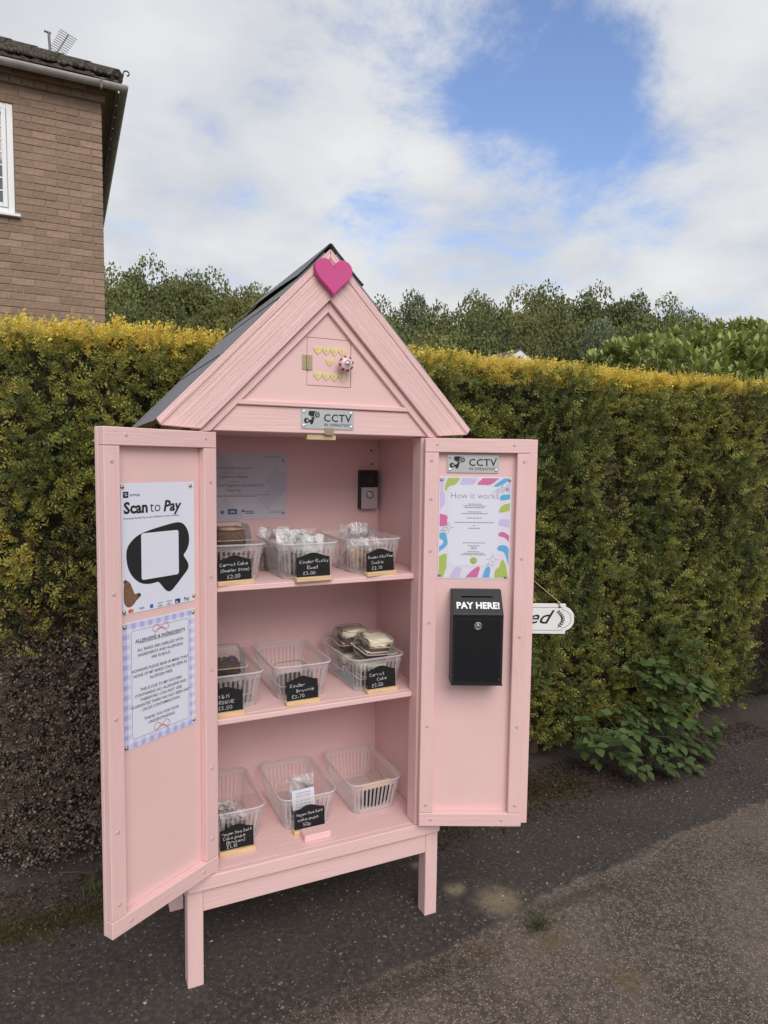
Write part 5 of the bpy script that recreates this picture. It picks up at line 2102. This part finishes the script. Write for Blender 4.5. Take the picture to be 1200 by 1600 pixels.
lk = MB().lathe([(.0118, 0), (.0118, .0035), (.0105, .0050), (.0080, .0052), (.0075, .0040), (.0040, .0040), (.0036, .0058), (.001, .006)], 22, T=Matrix.Translation((.0715, .172, BD + .0016)))
lk.build('lock', silver, bx, smooth=False)
MB().box(.0703, .0727, .1685, .1755, BD + .0070, BD + .0080).build('keyhole', ink, bx)
sl_ang = math.atan2(BH - .205, BD - .020)
p0 = Vector((0, .205, BD))
up_ = Vector((0, BH - .205, .020 - BD)).normalized()
nrm_ = Vector((1, 0, 0)).cross(up_)
ST = Matrix((Vector((1, 0, 0)), up_, nrm_)).transposed().to_4x4()
ST.translation = p0
slot = MB().box(.028, .118, .0545, .0580, -.002, .0012, T=ST)
slot.build('coin_slot', mat('slot_void', (.001, .001, .001), 1.0, spec=0), bx)
mb = MB()
text_into(mb, 'PAY HERE!', .0735, .018, .0285, z=.0016, bold=.035, space=1.02, sx=.92)
mb.v = [tuple(ST @ Vector(q_)) for q_ in mb.v]
mb.build('lettering', whiteink, bx)
mb = MB().prism(circle(.1345, .0175, .0016, 8), BD + .0016, BD + .0024)
mb.build('rivet', silver, bx)

# --- hanging sign on the outside of the right door
sx0 = .172
so = HR + dR * sx0 + nR * -.0445
sg = thing('hanging_plaque', 'white scalloped Closed plaque hung on twine behind the right cabinet door', 'sign', frame((so.x, so.y, .8905), dR))
SW, SH = .282, .0905
half_ = [(.5 * SW - .026, SH), (.5 * SW - .024, SH - .010), (.5 * SW - .014, SH - .014), (.5 * SW - .006, SH - .022), (.5 * SW, SH * .5 + .012), (.5 * SW, SH * .5 - .012), (.5 * SW - .006, .022), (.5 * SW - .014, .014), (.5 * SW - .024, .010), (.5 * SW - .026, 0)]
pol = [(SW / 2 + a, b_) for a, b_ in half_] + [(SW / 2 - a, b_) for a, b_ in half_[::-1]]
MB().prism(pol, 0, .006).build('plaque', whitewood, sg, bevel=.0008)
inn = [(SW / 2 + (a - .010 if a > 0 else a), SH / 2 + (b_ - SH / 2) * .76) for a, b_ in half_]
inn = inn + [(SW - a, b_) for a, b_ in inn[::-1]]
mb = MB()
stroke_into(mb, inn + inn[:1], .0010, .0065)
mb.build('border_line', ink, sg)
mb = MB()
text_into(mb, 'Closed', SW - .058, SH / 2 - .014, .058, z=.0065, align='RIGHT', bold=.010, shear=.5, sx=1.12)
mb.build('lettering', ink, sg)
for s in (1, -1):
    mb = MB()
    ctr = SW / 2 + s * (SW / 2 - .046)
    stem_ = [(ctr + s * (-.004 + .016 * math.sin(math.pi * t)), .018 + .052 * t) for t in [k / 10 for k in range(11)]]
    stroke_into(mb, stem_, .0014, .0065)
    for k in range(1, 10):
        (x_, y_), (xb, yb_) = stem_[k], stem_[k - 1]
        for q_ in (-1, 1):
            a = math.atan2(y_ - yb_, x_ - xb) + q_ * .9
            e_ = (x_ + .0085 * math.cos(a), y_ + .0085 * math.sin(a))
            m_x, m_y = (x_ + e_[0]) / 2, (y_ + e_[1]) / 2
            nx_, ny_ = -math.sin(a) * .0021, math.cos(a) * .0021
            mb.flat([(x_, y_), (m_x + nx_, m_y + ny_), e_, (m_x - nx_, m_y - ny_)], .0067)
    mb.build('leaf_sprig', ink, sg)
xh = .238
mb = MB()
mb.tube([(xh, SH - .008, .004), (xh, SH - .008, .009), (xh - .003, SH + .006, .007), (SW / 2 + .01, .165, .0045), (SW / 2, .170, .0045), (SW / 2 - .01, .165, .0045), (SW - xh + .003, SH + .006, .007), (SW - xh, SH - .008, .009), (SW - xh, SH - .008, .004)], .0014, 6)
for x_ in (xh - .003, SW - xh + .003):
    mb.lathe([(.001, -.005), (.004, -.002), (.004, .002), (.001, .005)], 8, T=Matrix.Translation((x_, SH + .004, .0075)))
mb.build('twine', twine, sg)
mb = MB().lathe([(.002, 0), (.002, .012), (.005, .013), (.005, .015)], 10, T=Matrix.Translation((SW / 2, .168, .0125)) @ Matrix.Rotation(math.pi, 4, 'X'))
mb.build('hook_nail', brass, sg)
mb = MB()
for x_ in (xh, SW - xh):
    mb.prism(circle(x_, SH - .009, .0035, 12), .0062, .0070)
mb.build('string_hole', ink, sg)

# ---------------------------------------------------------------- inside the cabinet
# certificate on the back panel
ct = thing('hygiene_certificate', 'grey food hygiene certificate pinned on the back panel above the top shelf', 'certificate', frame((.006, YB - .0006, 1.207), (1, 0, 0)))
cgrey = mat('certificate_paper', (.60, .60, .68), .45, spec=.35)
paper_sheet(ct, .297, .212, cgrey)
mb = MB()
mb.flat([(.0, .212), (.08, .212), (.13, .160), (.05, .080), (.0, .13)], Z1 - .0002)
mb.flat([(.20, .06), (.297, .16), (.297, .09), (.235, .028)], Z1 - .0002)
mb.flat([(.225, .125), (.262, .162), (.290, .134), (.253, .097)], Z1 - .0001)
mb.flat([(.03, .0), (.10, .07), (.16, .01), (.15, .0)], Z1 - .0001)
mb.build('watermark_shapes', mat('certificate_shape', (.54, .54, .63), .45, spec=.35), ct)
mb = MB()
cxx = .105
text_into(mb, 'Certificate of achievement', cxx + .02, .158, .0108, z=Z1, sx=1.05)
text_into(mb, 'This award is hereby presented to', cxx + .02, .144, .0058, z=Z1)
text_into(mb, 'Catherine Mason', cxx + .02, .130, .0135, z=Z1)
text_into(mb, 'has completed', cxx + .02, .1175, .0056, z=Z1)
text_into(mb, 'Level 2 Food Hygiene and Safety for', cxx + .02, .1035, .0135, z=Z1)
text_into(mb, 'Catering', cxx + .02, .088, .0135, z=Z1)
for (yy, wd) in ((.076, .235), (.0715, .145)):
    x_ = cxx + .02 - wd / 2
    r = random.Random(int(wd * 1000))
    while x_ < cxx + .02 + wd / 2:
        ln = r.uniform(.004, .012)
        mb.flat([(x_, yy), (x_ + ln, yy), (x_ + ln, yy + .0016), (x_, yy + .0016)], Z1)
        x_ += ln + .0016
for k in range(9):
    mb.flat([(.222 + k * .0062, .1965), (.227 + k * .0062, .1965), (.227 + k * .0062, .1985), (.222 + k * .0062, .1985)], Z1)
sgn = [(.240 + .035 * t, .0225 + .004 * math.sin(t * 22) * (1 - t * .5)) for t in [k / 24 for k in range(25)]]
stroke_into(mb, sgn, .0008, Z1)
mb.flat([(.236, .0185), (.282, .0185), (.282, .0191), (.236, .0191)], Z1)
mb.build('lettering', ink_grey, ct)
mb = MB()
mb.flat(rrect(.052, .070, .018, .028, .001), Z1, 0)
mb.flat(circle(.090, .0235, .0062, 10), Z1, 1)
mb.flat(rrect(.107, .136, .0165, .033, .001), Z1, 2)
text_into(mb, 'CPD', .1215, .021, .0095, z=Z1 + .0003, mi=3, bold=.02)
mb.flat(circle(.155, .026, .0045, 8), Z1, 0)
mb.flat([(.162, .0175), (.190, .0175), (.190, .0205), (.162, .0205)], Z1, 0)
mb.flat([(.162, .0235), (.190, .0235), (.190, .0265), (.162, .0265)], Z1, 1)
mb.build('logos', [mat('logo_dark', (.10, .07, .12), .6), ink_grey, mat('logo_blue_certificate', (.05, .09, .26), .6), paper], ct)
pins(ct, ((.286, .186), (.286, .018), (.010, .186), (.010, .018)))

# doorbell camera
db = thing('video_doorbell', 'black and silver video doorbell on the back panel above the top shelf', 'doorbell', frame((.553, YB - .0006, 1.2325), (1, 0, 0)))
MB().prism(rrect(0, .0655, 0, .132, .004), 0, .022).build('body', mat('doorbell_body', (.03, .03, .034), .5), db, bevel=.0012)
MB().prism(rrect(.003, .0625, .0015, .0745, .002), .0222, .0275).build('silver_cover', mat('satin_silver', (.60, .60, .61), .38, metallic=.7), db, bevel=.001)
MB().prism(rrect(.003, .0625, .0755, .1305, .002), .0222, .0275).build('camera_window', mat('glossy_black', (.008, .008, .012), .08, spec=.6), db, bevel=.001)
MB().lathe([(.013, 0), (.013, .0012), (.0105, .0014)], 24, T=Matrix.Translation((.034, .049, .0275))).build('button_ring', mat('dark_ring', (.04, .04, .045), .4), db)
MB().lathe([(.0100, 0), (.0100, .0012), (.008, .0018)], 24, T=Matrix.Translation((.034, .049, .0278))).build('button', MATS['satin_silver'], db)
MB().lathe([(.009, 0), (.009, .001), (.006, .0014)], 20, T=Matrix.Translation((.034, .098, .0275))).build('lens', mat('lens_glass', (.02, .02, .03), .05, spec=1.0), db)
mb = MB()
text_into(mb, 'ring', .034, .008, .011, z=.0281)
mb.build('lettering', mat('faint_letter', (.40, .40, .41), .5), db)

# ---------------------------------------------------------------- baskets
TW, TD, BWd, BDp, BHt = .174, .272, .138, .232, .104


def perim(w, d, r, n):
    """n points evenly spaced round a rounded rectangle, with outward normals"""
    segs = []
    pts = rrect(-w / 2, w / 2, -d / 2, d / 2, r, 6)
    P = [Vector((a, b_)) for a, b_ in pts]
    P.append(P[0])
    cum = [0]
    for i in range(len(P) - 1):
        cum.append(cum[-1] + (P[i + 1] - P[i]).length)
    res = []
    for k in range(n):
        s = cum[-1] * k / n
        i = max(j for j in range(len(cum) - 1) if cum[j] <= s + 1e-12)
        t = (s - cum[i]) / max(1e-9, cum[i + 1] - cum[i])
        res.append(P[i].lerp(P[i + 1], t))
    return res


NP = 120


def ring_at(h):
    t = h / BHt
    return perim(BWd + (TW - BWd) * t, BDp + (TD - BDp) * t, .020 + .008 * t, NP)


def band(mb, h0, h1, th=.0012):
    a, b_ = ring_at(h0), ring_at(h1)
    n = NP
    vs = [(p.x, p.y, h0) for p in a] + [(p.x, p.y, h1) for p in b_]
    vs += [(p.x * (1 - th / .08), p.y * (1 - th / .12), h0) for p in a] + [(p.x * (1 - th / .08), p.y * (1 - th / .12), h1) for p in b_]
    fs = []
    for k in range(n):
        j = (k + 1) % n
        fs += [(k, j, n + j, n + k), (2 * n + j, 2 * n + k, 3 * n + k, 3 * n + j), (n + k, n + j, 3 * n + j, 3 * n + k), (k, 2 * n + k, 2 * n + j, j)]
    mb.add(vs, fs)


bk = MB()
band(bk, 0.0, .014)
band(bk, .084, .0985)
lo_, hi_ = ring_at(.014), ring_at(.084)
for k in range(0, NP, 2):                       # upright ribs with open slots between them
    j = (k + 1) % NP
    wide = 0
    A_, B_, C_, D_ = lo_[k], lo_[j], hi_[j], hi_[k]
    f_ = .985
    vs = [(A_.x, A_.y, .014), (B_.x, B_.y, .014), (C_.x, C_.y, .084), (D_.x, D_.y, .084),
          (A_.x * f_, A_.y * f_, .014), (B_.x * f_, B_.y * f_, .014), (C_.x * f_, C_.y * f_, .084), (D_.x * f_, D_.y * f_, .084)]
    bk.add(vs, [(0, 1, 2, 3), (7, 6, 5, 4), (0, 3, 7, 4), (2, 1, 5, 6)])
# solid rounded corners
for k in range(NP):
    p = hi_[k]
    if abs(p.x) > TW / 2 - .024 and abs(p.y) > TD / 2 - .030:
        j = (k + 1) % NP
        A_, B_, C_, D_ = lo_[k], lo_[j], hi_[j], hi_[k]
        bk.add([(A_.x * .992, A_.y * .992, .0145), (B_.x * .992, B_.y * .992, .0145), (C_.x * .992, C_.y * .992, .0835), (D_.x * .992, D_.y * .992, .0835)], [(0, 1, 2, 3)])
basket_wall = bk.mesh('basket_wall', plastic)
bf = MB().prism([(p.x * .985, p.y * .985) for p in ring_at(0)], .0005, .0022)
basket_floor = bf.mesh('basket_floor', plastic)
rm = MB()
top_ring = perim(TW + .003, TD + .003, .029, 64)
loop = [(p.x, p.y, BHt - .003) for p in top_ring]
rm.tube(loop + loop[:2], .0025, 6, cap=False)
basket_rim = rm.mesh('basket_rim', plastic_rim, smooth=True)

BASKETS = {}


def basket(key, cx_, y_front, z, label, rot=0.0):
    t = thing('plastic_basket', label, 'basket', Matrix.Translation((cx_, y_front + TD / 2, z)) @ Matrix.Rotation(rot, 4, 'Z'), 'clear slotted baskets on the shelves')
    link('slotted_wall', basket_wall, t)
    link('floor', basket_floor, t)
    link('rim', basket_rim, t)
    BASKETS[key] = (cx_, y_front + TD / 2, z + .0025)
    return t


Z_TOP, Z_MID, Z_BOT = 1.065, .708, .305
basket('t1', .062, .074, Z_TOP, 'clear basket of brown cake boxes below the certificate')
basket('t2', .2655, .044, Z_TOP, 'clear basket heaped with cellophane bags, middle of the top shelf', R(1))
basket('t3', .4800, .074, Z_TOP, 'clear basket of bagged cookies below the doorbell', R(2))
basket('m1', .060, .078, Z_MID, 'clear basket with topped brownie boxes on the middle shelf')
basket('m2', .2665, .092, Z_MID, 'clear basket holding one low brownie box on the middle shelf')
basket('m3', .4930, .072, Z_MID, 'clear basket with cream-frosted cake boxes piled above its rim', R(2))
basket('b1', .0720, .108, Z_BOT, 'clear basket of dark cake pops on the cabinet floor')
basket('b2', .2920, .108, Z_BOT, 'clear basket holding one white-labelled bag on the cabinet floor')
basket('b3', .5120, .108, Z_BOT, 'nearly empty clear basket with an overturned chalkboard on the cabinet floor')

# ---------------------------------------------------------------- chalkboard price signs
SGW, SGH = .0930, .0660


def chalk_sign(x, y, z, lines, label, rot=0.0, mw=None, seed=1, w=SGW):
    t = thing('chalkboard_sign', label, 'price sign', mw if mw is not None else Matrix.Translation((x, y, z)) @ Matrix.Rotation(rot, 4, 'Z'), 'chalkboard price signs')
    hw_ = w / 2
    MB().box(-hw_ - .004, hw_ + .004, -.008, .012, 0, .0125).build('base', pine, t, bevel=.0012)
    top = [(-hw_, 0), (hw_, 0), (hw_, SGH - .012)]
    for k in range(1, 12):
        u = 1 - 2 * k / 12
        top.append((hw_ * u, SGH - .012 + .012 * (.5 + .5 * math.cos(math.pi * abs(u)))))
    top.append((-hw_, SGH - .012))
    T = Matrix.Translation((0, .004, .0118)) @ Matrix.Rotation(R(-6), 4, 'X') @ FM
    MB().prism(top, 0, .003, T=T).build('board', chalkboard, t, bevel=.0004)
    if lines:
        r = random.Random(seed)
        mb = MB()
        for (s, lx, ly, h_) in lines:
            chalk_line(mb, s, -hw_ + lx, ly, h_, .0034, r, slope=.03)
        mb.v = [tuple(T @ Vector(q_)) for q_ in mb.v]
        mb.build('chalk_writing', chalk, t)
    return t


chalk_sign(.056, .040, Z_TOP, [('Carrot Cake', .006, .038, .0118), ('(Smaller Slice)', .007, .0230, .0104), ('£2.00', .025, .006, .0125)], 'chalkboard sign pricing the smaller carrot cake slices at two pounds', R(8), seed=3)
chalk_sign(.269, .022, Z_TOP, [('Kinder Rocky', .009, .037, .0125), ('Road', .030, .0215, .0125), ('£3.00', .018, .006, .0125)], 'chalkboard sign pricing rocky road at three pounds', R(3), seed=4, w=.098)
chalk_sign(.4800, .038, Z_TOP, [('Kinder Stuffed', .005, .038, .0104), ('Cookie', .016, .023, .0120), ('£3.70', .016, .006, .0125)], 'chalkboard sign pricing stuffed cookies in front of the bagged cookies', R(8), seed=5)
chalk_sign(.0320, .050, Z_MID, [('M & M', .024, .036, .0130), ('BROWNIE', .020, .021, .0125), ('£3.50', .026, .006, .0130)], 'chalkboard sign pricing brownies on the middle shelf next to the left door', R(0), seed=6)
chalk_sign(.2515, .060, Z_MID, [('Kinder', .010, .037, .0130), ('Brownie', .028, .0225, .0130), ('£3.70', .014, .006, .0130)], 'chalkboard sign before the single low brownie box', R(1), seed=7)
chalk_sign(.4990, .062, Z_MID, [('Carrot', .008, .0375, .0130), ('Cake', .032, .024, .0130), ('£3.50', .014, .006, .0130)], 'chalkboard sign pricing carrot cake before the frosted cake boxes', R(1), seed=8)
chalk_sign(.0670, .075, Z_BOT, [('Vegan Sea Salt', .005, .041, .0104), ('Cake pops', .008, .0285, .0115), ('(Broken)', .016, .0165, .0115), ('£1.10', .018, .0045, .0115)], 'chalkboard sign pricing broken vegan cake pops on the cabinet floor', R(-1), seed=9)
chalk_sign(.2870, .096, Z_BOT, [('Vegan Sea Salt', .005, .0385, .0104), ('cake pops', .010, .0235, .0120), ('50p', .026, .008, .0130)], 'chalkboard sign behind the small pink wooden block', R(0), seed=10)
bx_, by_, bz_ = BASKETS['b3']
chalk_sign(0, 0, 0, None, 'upside-down chalkboard leaning inside the nearly empty basket',
           mw=Matrix.Translation((bx_ + .015, by_ - .090, bz_ + .0745)) @ Matrix.Rotation(R(4), 4, 'Z') @ Matrix.Rotation(R(188), 4, 'X') @ Matrix.Rotation(R(0), 4, 'Z'))
blk = MB().box(-.040, .040, -.022, .022, 0, .019).build('wooden_block', pink_x, None, bevel=.002)
blk.location = (.2935, .0665, Z_BOT)
tag(blk, 'small pink painted wooden block on the cabinet floor before a chalkboard', 'block')

# ---------------------------------------------------------------- cake boxes and bags
def clam_mesh(w, d, h):
    """ribbed hinged lid: rings from the flange up to a domed top"""
    mb = MB()
    rings = []
    nseg = 72
    for (hh, f, rr) in ((0, 1.0, .010), (.002, .99, .010), (h * .55, .93, .012), (h * .86, .88, .014), (h * .97, .80, .016), (h, .70, .016)):
        ps = perim(w * f, d * f, rr, nseg)
        ring = []
        for k, p in enumerate(ps):
            rib = 1 + (.012 if k % 2 else 0) * (1 if .003 < hh < h * .95 else 0)
            ring.append((p.x * rib, p.y * rib, hh))
        rings.append(ring)
    vs = [q_ for r_ in rings for q_ in r_]
    fs = []
    for i in range(len(rings) - 1):
        for k in range(nseg):
            fs.append((i * nseg + k, i * nseg + (k + 1) % nseg, (i + 1) * nseg + (k + 1) % nseg, (i + 1) * nseg + k))
    fs.append(tuple((len(rings) - 1) * nseg + k for k in range(nseg)))
    mb.add(vs, fs)
    return mb


LID = clam_mesh(.104, .104, .046).mesh('lid', clamshell, smooth=False)
trm = clam_mesh(.104, .104, .030)
trm.v = [(a, b_, -c_) for a, b_, c_ in trm.v]
trm.f = [f_[::-1] for f_ in trm.f]
TRAY = trm.mesh('tray', clamshell)
flm = MB()
ps_o, ps_i = perim(.114, .114, .012, 48), perim(.103, .103, .010, 48)
flm.add([(p.x, p.y, .0008) for p in ps_o] + [(p.x, p.y, .0008) for p in ps_i] + [(p.x, p.y, -.0008) for p in ps_o] + [(p.x, p.y, -.0008) for p in ps_i],
        [(k, (k + 1) % 48, 48 + (k + 1) % 48, 48 + k) for k in range(48)] + [(96 + (k + 1) % 48, 96 + k, 144 + k, 144 + (k + 1) % 48) for k in range(48)] + [(k, 96 + k, 96 + (k + 1) % 48, (k + 1) % 48) for k in range(48)])
FLANGE = flm.mesh('flange', plastic_rim)


def lumpy_box(x0, x1, y0, y1, z0, z1, seed, amp=.003, m=cake_brown, cuts=4):
    bm = bmesh.new()
    bmesh.ops.create_cube(bm, size=1)
    for v in bm.verts:
        v.co = Vector((x0 + (v.co.x + .5) * (x1 - x0), y0 + (v.co.y + .5) * (y1 - y0), z0 + (v.co.z + .5) * (z1 - z0)))
    bmesh.ops.bevel(bm, geom=bm.edges[:], offset=.005, segments=2, affect='EDGES')
    bmesh.ops.subdivide_edges(bm, edges=bm.edges[:], cuts=1, use_grid_fill=True)
    r = random.Random(seed)
    for v in bm.verts:
        v.co += Vector((r.gauss(0, amp * .4), r.gauss(0, amp * .4), r.gauss(0, amp * .4)))
    me = bpy.data.meshes.new('lump')
    bm.to_mesh(me)
    bm.free()
    me.materials.append(m)
    me.polygons.foreach_set('use_smooth', [True] * len(me.polygons))
    return me


def cake_box(pos, rot, label, kind, seed, tilt=(0, 0)):
    """pos = centre of the tray's underside"""
    mw = Matrix.Translation(pos) @ Matrix.Rotation(rot, 4, 'Z') @ Matrix.Rotation(tilt[0], 4, 'X') @ Matrix.Rotation(tilt[1], 4, 'Y')
    t = thing('cake_box', label, 'cake box', mw, 'clear hinged cake boxes')
    link('lid', LID, t, loc=(0, 0, .0305))
    link('tray', TRAY, t, loc=(0, 0, .0305))
    link('flange', FLANGE, t, loc=(0, 0, .0305))
    if kind == 'carrot':
        c = link('cake_slice', lumpy_box(-.036, .036, -.034, .034, .003, .054, seed, m=cake_brown), t)
        link('frosting', lumpy_box(-.040, .041, -.041, .036, .046, .0715, seed + 1, .007, frosting), c)
        link('frosting_layer', lumpy_box(-.0372, .0372, -.0352, .035, .026, .032, seed + 2, .0016, frosting), c)
    elif kind == 'small':
        c = link('cake_slice', lumpy_box(-.036, .036, -.034, .034, .003, .056, seed, m=cake_brown), t)
        link('frosting', lumpy_box(-.037, .037, -.034, .034, .0555, .062, seed + 1, .003, mat('tan_icing', (.36, .22, .14), .6)), c)
    else:
        c = link('brownie_slab', lumpy_box(-.037, .037, -.036, .036, .003, .040, seed, m=cake_dark), t)
        if kind == 'topped':
            r = random.Random(seed)
            cols_ = [mat('sweet_red', (.30, .02, .02), .3), mat('sweet_green', (.03, .12, .06), .3), mat('sweet_blue', (.03, .07, .22), .3)]
            for k in range(9):
                s_ = MB().lathe([(.001, -.003), (.005, -.0016), (.006, 0), (.005, .0016), (.001, .003)], 12).mesh('sweet', cols_[k % 3], smooth=True)
                link('sweet', s_, c, loc=(r.uniform(-.028, .028), r.uniform(-.03, .02), .0445), rot=(r.uniform(-.6, .6), r.uniform(-.6, .6), 0))
    return t


x_, y_, z_ = BASKETS['t1']
cake_box((x_ + .012, y_ - .055, z_), 0, 'clear box with brown cake, bottom of the pile below the certificate', 'small', 1)
cake_box((x_ + .006, y_ - .045, z_ + .0765), R(4), 'clear box with brown cake, topmost of the pile below the certificate', 'small', 4)
cake_box((x_ - .02, y_ + .062, z_ + .0), R(2), 'clear box with brown cake at the back of its basket below the certificate', 'small', 7)
x_, y_, z_ = BASKETS['m1']
cake_box((x_ + .002, y_ - .052, z_), 0, 'clear box with dark brownie, bottom of the pile on the middle shelf', 'topped', 11)
cake_box((x_ - .004, y_ - .045, z_ + .0765), R(-3), 'clear box with sweet-topped brownie, topmost of its pile', 'topped', 13)
cake_box((x_ - .02, y_ + .062, z_), R(2), 'clear brownie box at the back of the sweet-topped pile', 'plain', 15)
x_, y_, z_ = BASKETS['m2']
cake_box((x_ - .008, y_ - .045, z_), R(2), 'single clear box with dark brownie low in its basket', 'plain', 17)
x_, y_, z_ = BASKETS['m3']
cake_box((x_ + .004, y_ - .052, z_), R(2), 'clear box of carrot cake under the tilted frosted box', 'carrot', 21)
cake_box((x_ - .010, y_ + .058, z_), R(-2), 'clear box of carrot cake low at the back of the frosted pile', 'carrot', 24)
cake_box((x_ - .012, y_ + .052, z_ + .0768), R(-4), 'frosted carrot cake box topmost at the back of the pile', 'carrot', 27)
cake_box((x_ + .012, y_ - .060, z_ + .0785), R(6), 'frosted carrot cake box topmost at the front of the pile', 'carrot', 30, tilt=(R(7), R(5)))
card = MB().box(-.001, .001, -.05, .05, 0, .030).build('teal_card', mat('teal_card', (.14, .42, .42), .6))
card.location = (x_ - .060, y_ - .03, z_)
tag(card, 'pale teal card strip standing inside the frosted cake basket', 'card')


def bag(pos, w, h, d, rot, tilt, label, treat, seed, film=cello):
    """crumpled clear bag: pillow with pinched open top"""
    r = np.random.default_rng(seed)
    nx_, ny_ = 16, 18
    mw = Matrix.Translation(pos) @ Matrix.Rotation(rot, 4, 'Z') @ Matrix.Rotation(tilt, 4, 'X')
    t = thing('treat_bag', label, 'treat bag', mw, 'clear bags of treats')
    mb = MB()
    uu, vv_ = np.meshgrid(np.linspace(-1, 1, nx_ + 1), np.linspace(0, 1, ny_ + 1))
    G_ = np.stack([uu.ravel(), vv_.ravel() * 1.5, uu.ravel() * 0], 1)
    fold = [((np.abs(vnoise(G_ + s_ * 7, 2.6, seed + s_) - .5) * 2 - .35) * .022 + (vnoise(G_, 6, seed + 9 + s_) - .5) * .010).reshape(uu.shape) for s_ in (0, 1)]
    shared = ((vnoise(G_, 1.7, seed + 30) - .5) * .05).reshape(uu.shape)
    for s in (0, 1):
        vs = []
        for j in range(ny_ + 1):
            for i in range(nx_ + 1):
                u, v = uu[j, i], vv_[j, i]
                pil = (1 - u ** 4) * max(0, 1 - (v / .82) ** 3) if v < .82 else 0
                edge = i in (0, nx_) or j == 0
                yy = shared[j, i] * v + (0 if edge else (d / 2) * pil * (1 if s else -1) + fold[s][j, i] * min(1, v * 3))
                vs.append((u * w / 2 * (1 - .10 * math.sin(math.pi * v)) + shared[j, i] * .25 * v, yy, v * h * (1 - .10 * abs(shared[j, i]) / .025) + (0 if j == 0 else fold[0][j, i] * .35 * v)))
        fs = []
        for j in range(ny_):
            for i in range(nx_):
                k = j * (nx_ + 1) + i
                f_ = (k, k + 1, k + nx_ + 2, k + nx_ + 1)
                fs.append(f_ if s == 0 else f_[::-1])
        mb.add(vs, fs)
    o = mb.build('film', film, t)
    if treat == 'rocky':
        link('treat', lumpy_box(-w * .34, w * .34, -d * .26, d * .26, .004, h * .5, seed, .006, cake_brown), t)
    elif treat == 'cookie':
        T_ = Matrix.Translation((0, 0, .032)) @ Matrix.Rotation(R(90), 4, 'X')
        MB().lathe([(.010, -.009), (.026, -.007), (.031, 0), (.026, .008), (.010, .011)], 18, T=T_).build('cookie', cookie, t, smooth=True)
    elif treat == 'pop':
        for k in range(2):
            T_ = Matrix.Translation((-.018 + .036 * k, 0, .020))
            MB().lathe([(.002, -.014), (.011, -.009), (.015, 0), (.011, .009), (.002, .014)], 14, T=T_).build('cake_pop', cake_dark, t, smooth=True)
    return t


x_, y_, z_ = BASKETS['t2']
bag((x_ - .030, y_ - .060, z_), .085, .118, .044, R(5), R(-8), 'crinkled clear bag with brown rocky road near the basket front', 'rocky', 51, cello)
bag((x_ + .030, y_ - .050, z_), .085, .112, .044, R(-6), R(-4), 'crinkled whitish bag with rocky road beside the chalk sign', 'rocky', 52, cello_w)
bag((x_ - .012, y_ - .010, z_), .095, .126, .040, R(10), R(-6), 'whitish crumpled bag standing in the heap on the top shelf', 'rocky', 53, cello_w)
bag((x_ - .050, y_ + .045, z_), .090, .132, .040, R(-18), R(4), 'clear bag with open pointed top in the heap on the top shelf', 'rocky', 54, cello)
bag((x_ + .036, y_ + .050, z_), .090, .122, .040, R(8), R(2), 'clear bag leaning at the back of the heap on the top shelf', 'rocky', 55, cello)
x_, y_, z_ = BASKETS['t3']
bag((x_ - .030, y_ - .075, z_), .078, .095, .040, R(3), R(-8), 'clear bag with a brown cookie against the slotted basket front', 'cookie', 61)
bag((x_ + .034, y_ - .070, z_), .078, .092, .040, R(-4), R(-6), 'clear bag with a cookie behind the stuffed cookie sign', 'cookie', 62)
bag((x_ - .024, y_ + .000, z_), .100, .142, .040, R(6), R(6), 'tall crinkled clear bag rising above the cookie basket', 'cookie', 63)
bag((x_ + .030, y_ + .050, z_), .092, .122, .040, R(-10), R(8), 'clear bag at the back of the cookie basket', 'cookie', 64)
x_, y_, z_ = BASKETS['b2']
bg_ = bag((x_ - .002, y_ - .060, z_), .092, .128, .040, R(3), R(-10), 'clear bag with white ingredients label alone in its basket', 'pop', 71, cello)
MB().box(-.036, .036, -.0255, -.0245, .030, .088).build('paper_label', paper, bg_)
mb = MB()
for k in range(6):
    text_into(mb, 'Ingredients allergens', 0, .076 - k * .008, .0058, z=0)
mb.v = [(a, -.0262, b_) for a, b_, c_ in mb.v]
mb.build('label_print', ink_grey, bg_)
x_, y_, z_ = BASKETS['b1']
bag((x_ + .010, y_ - .075, z_), .085, .062, .036, R(3), R(-12), 'small clear bag of dark broken cake pops at the basket front', 'pop', 72)
bag((x_ - .010, y_ - .010, z_), .085, .066, .036, R(-6), R(-14), 'small clear bag of dark cake pops behind the front one', 'pop', 73)
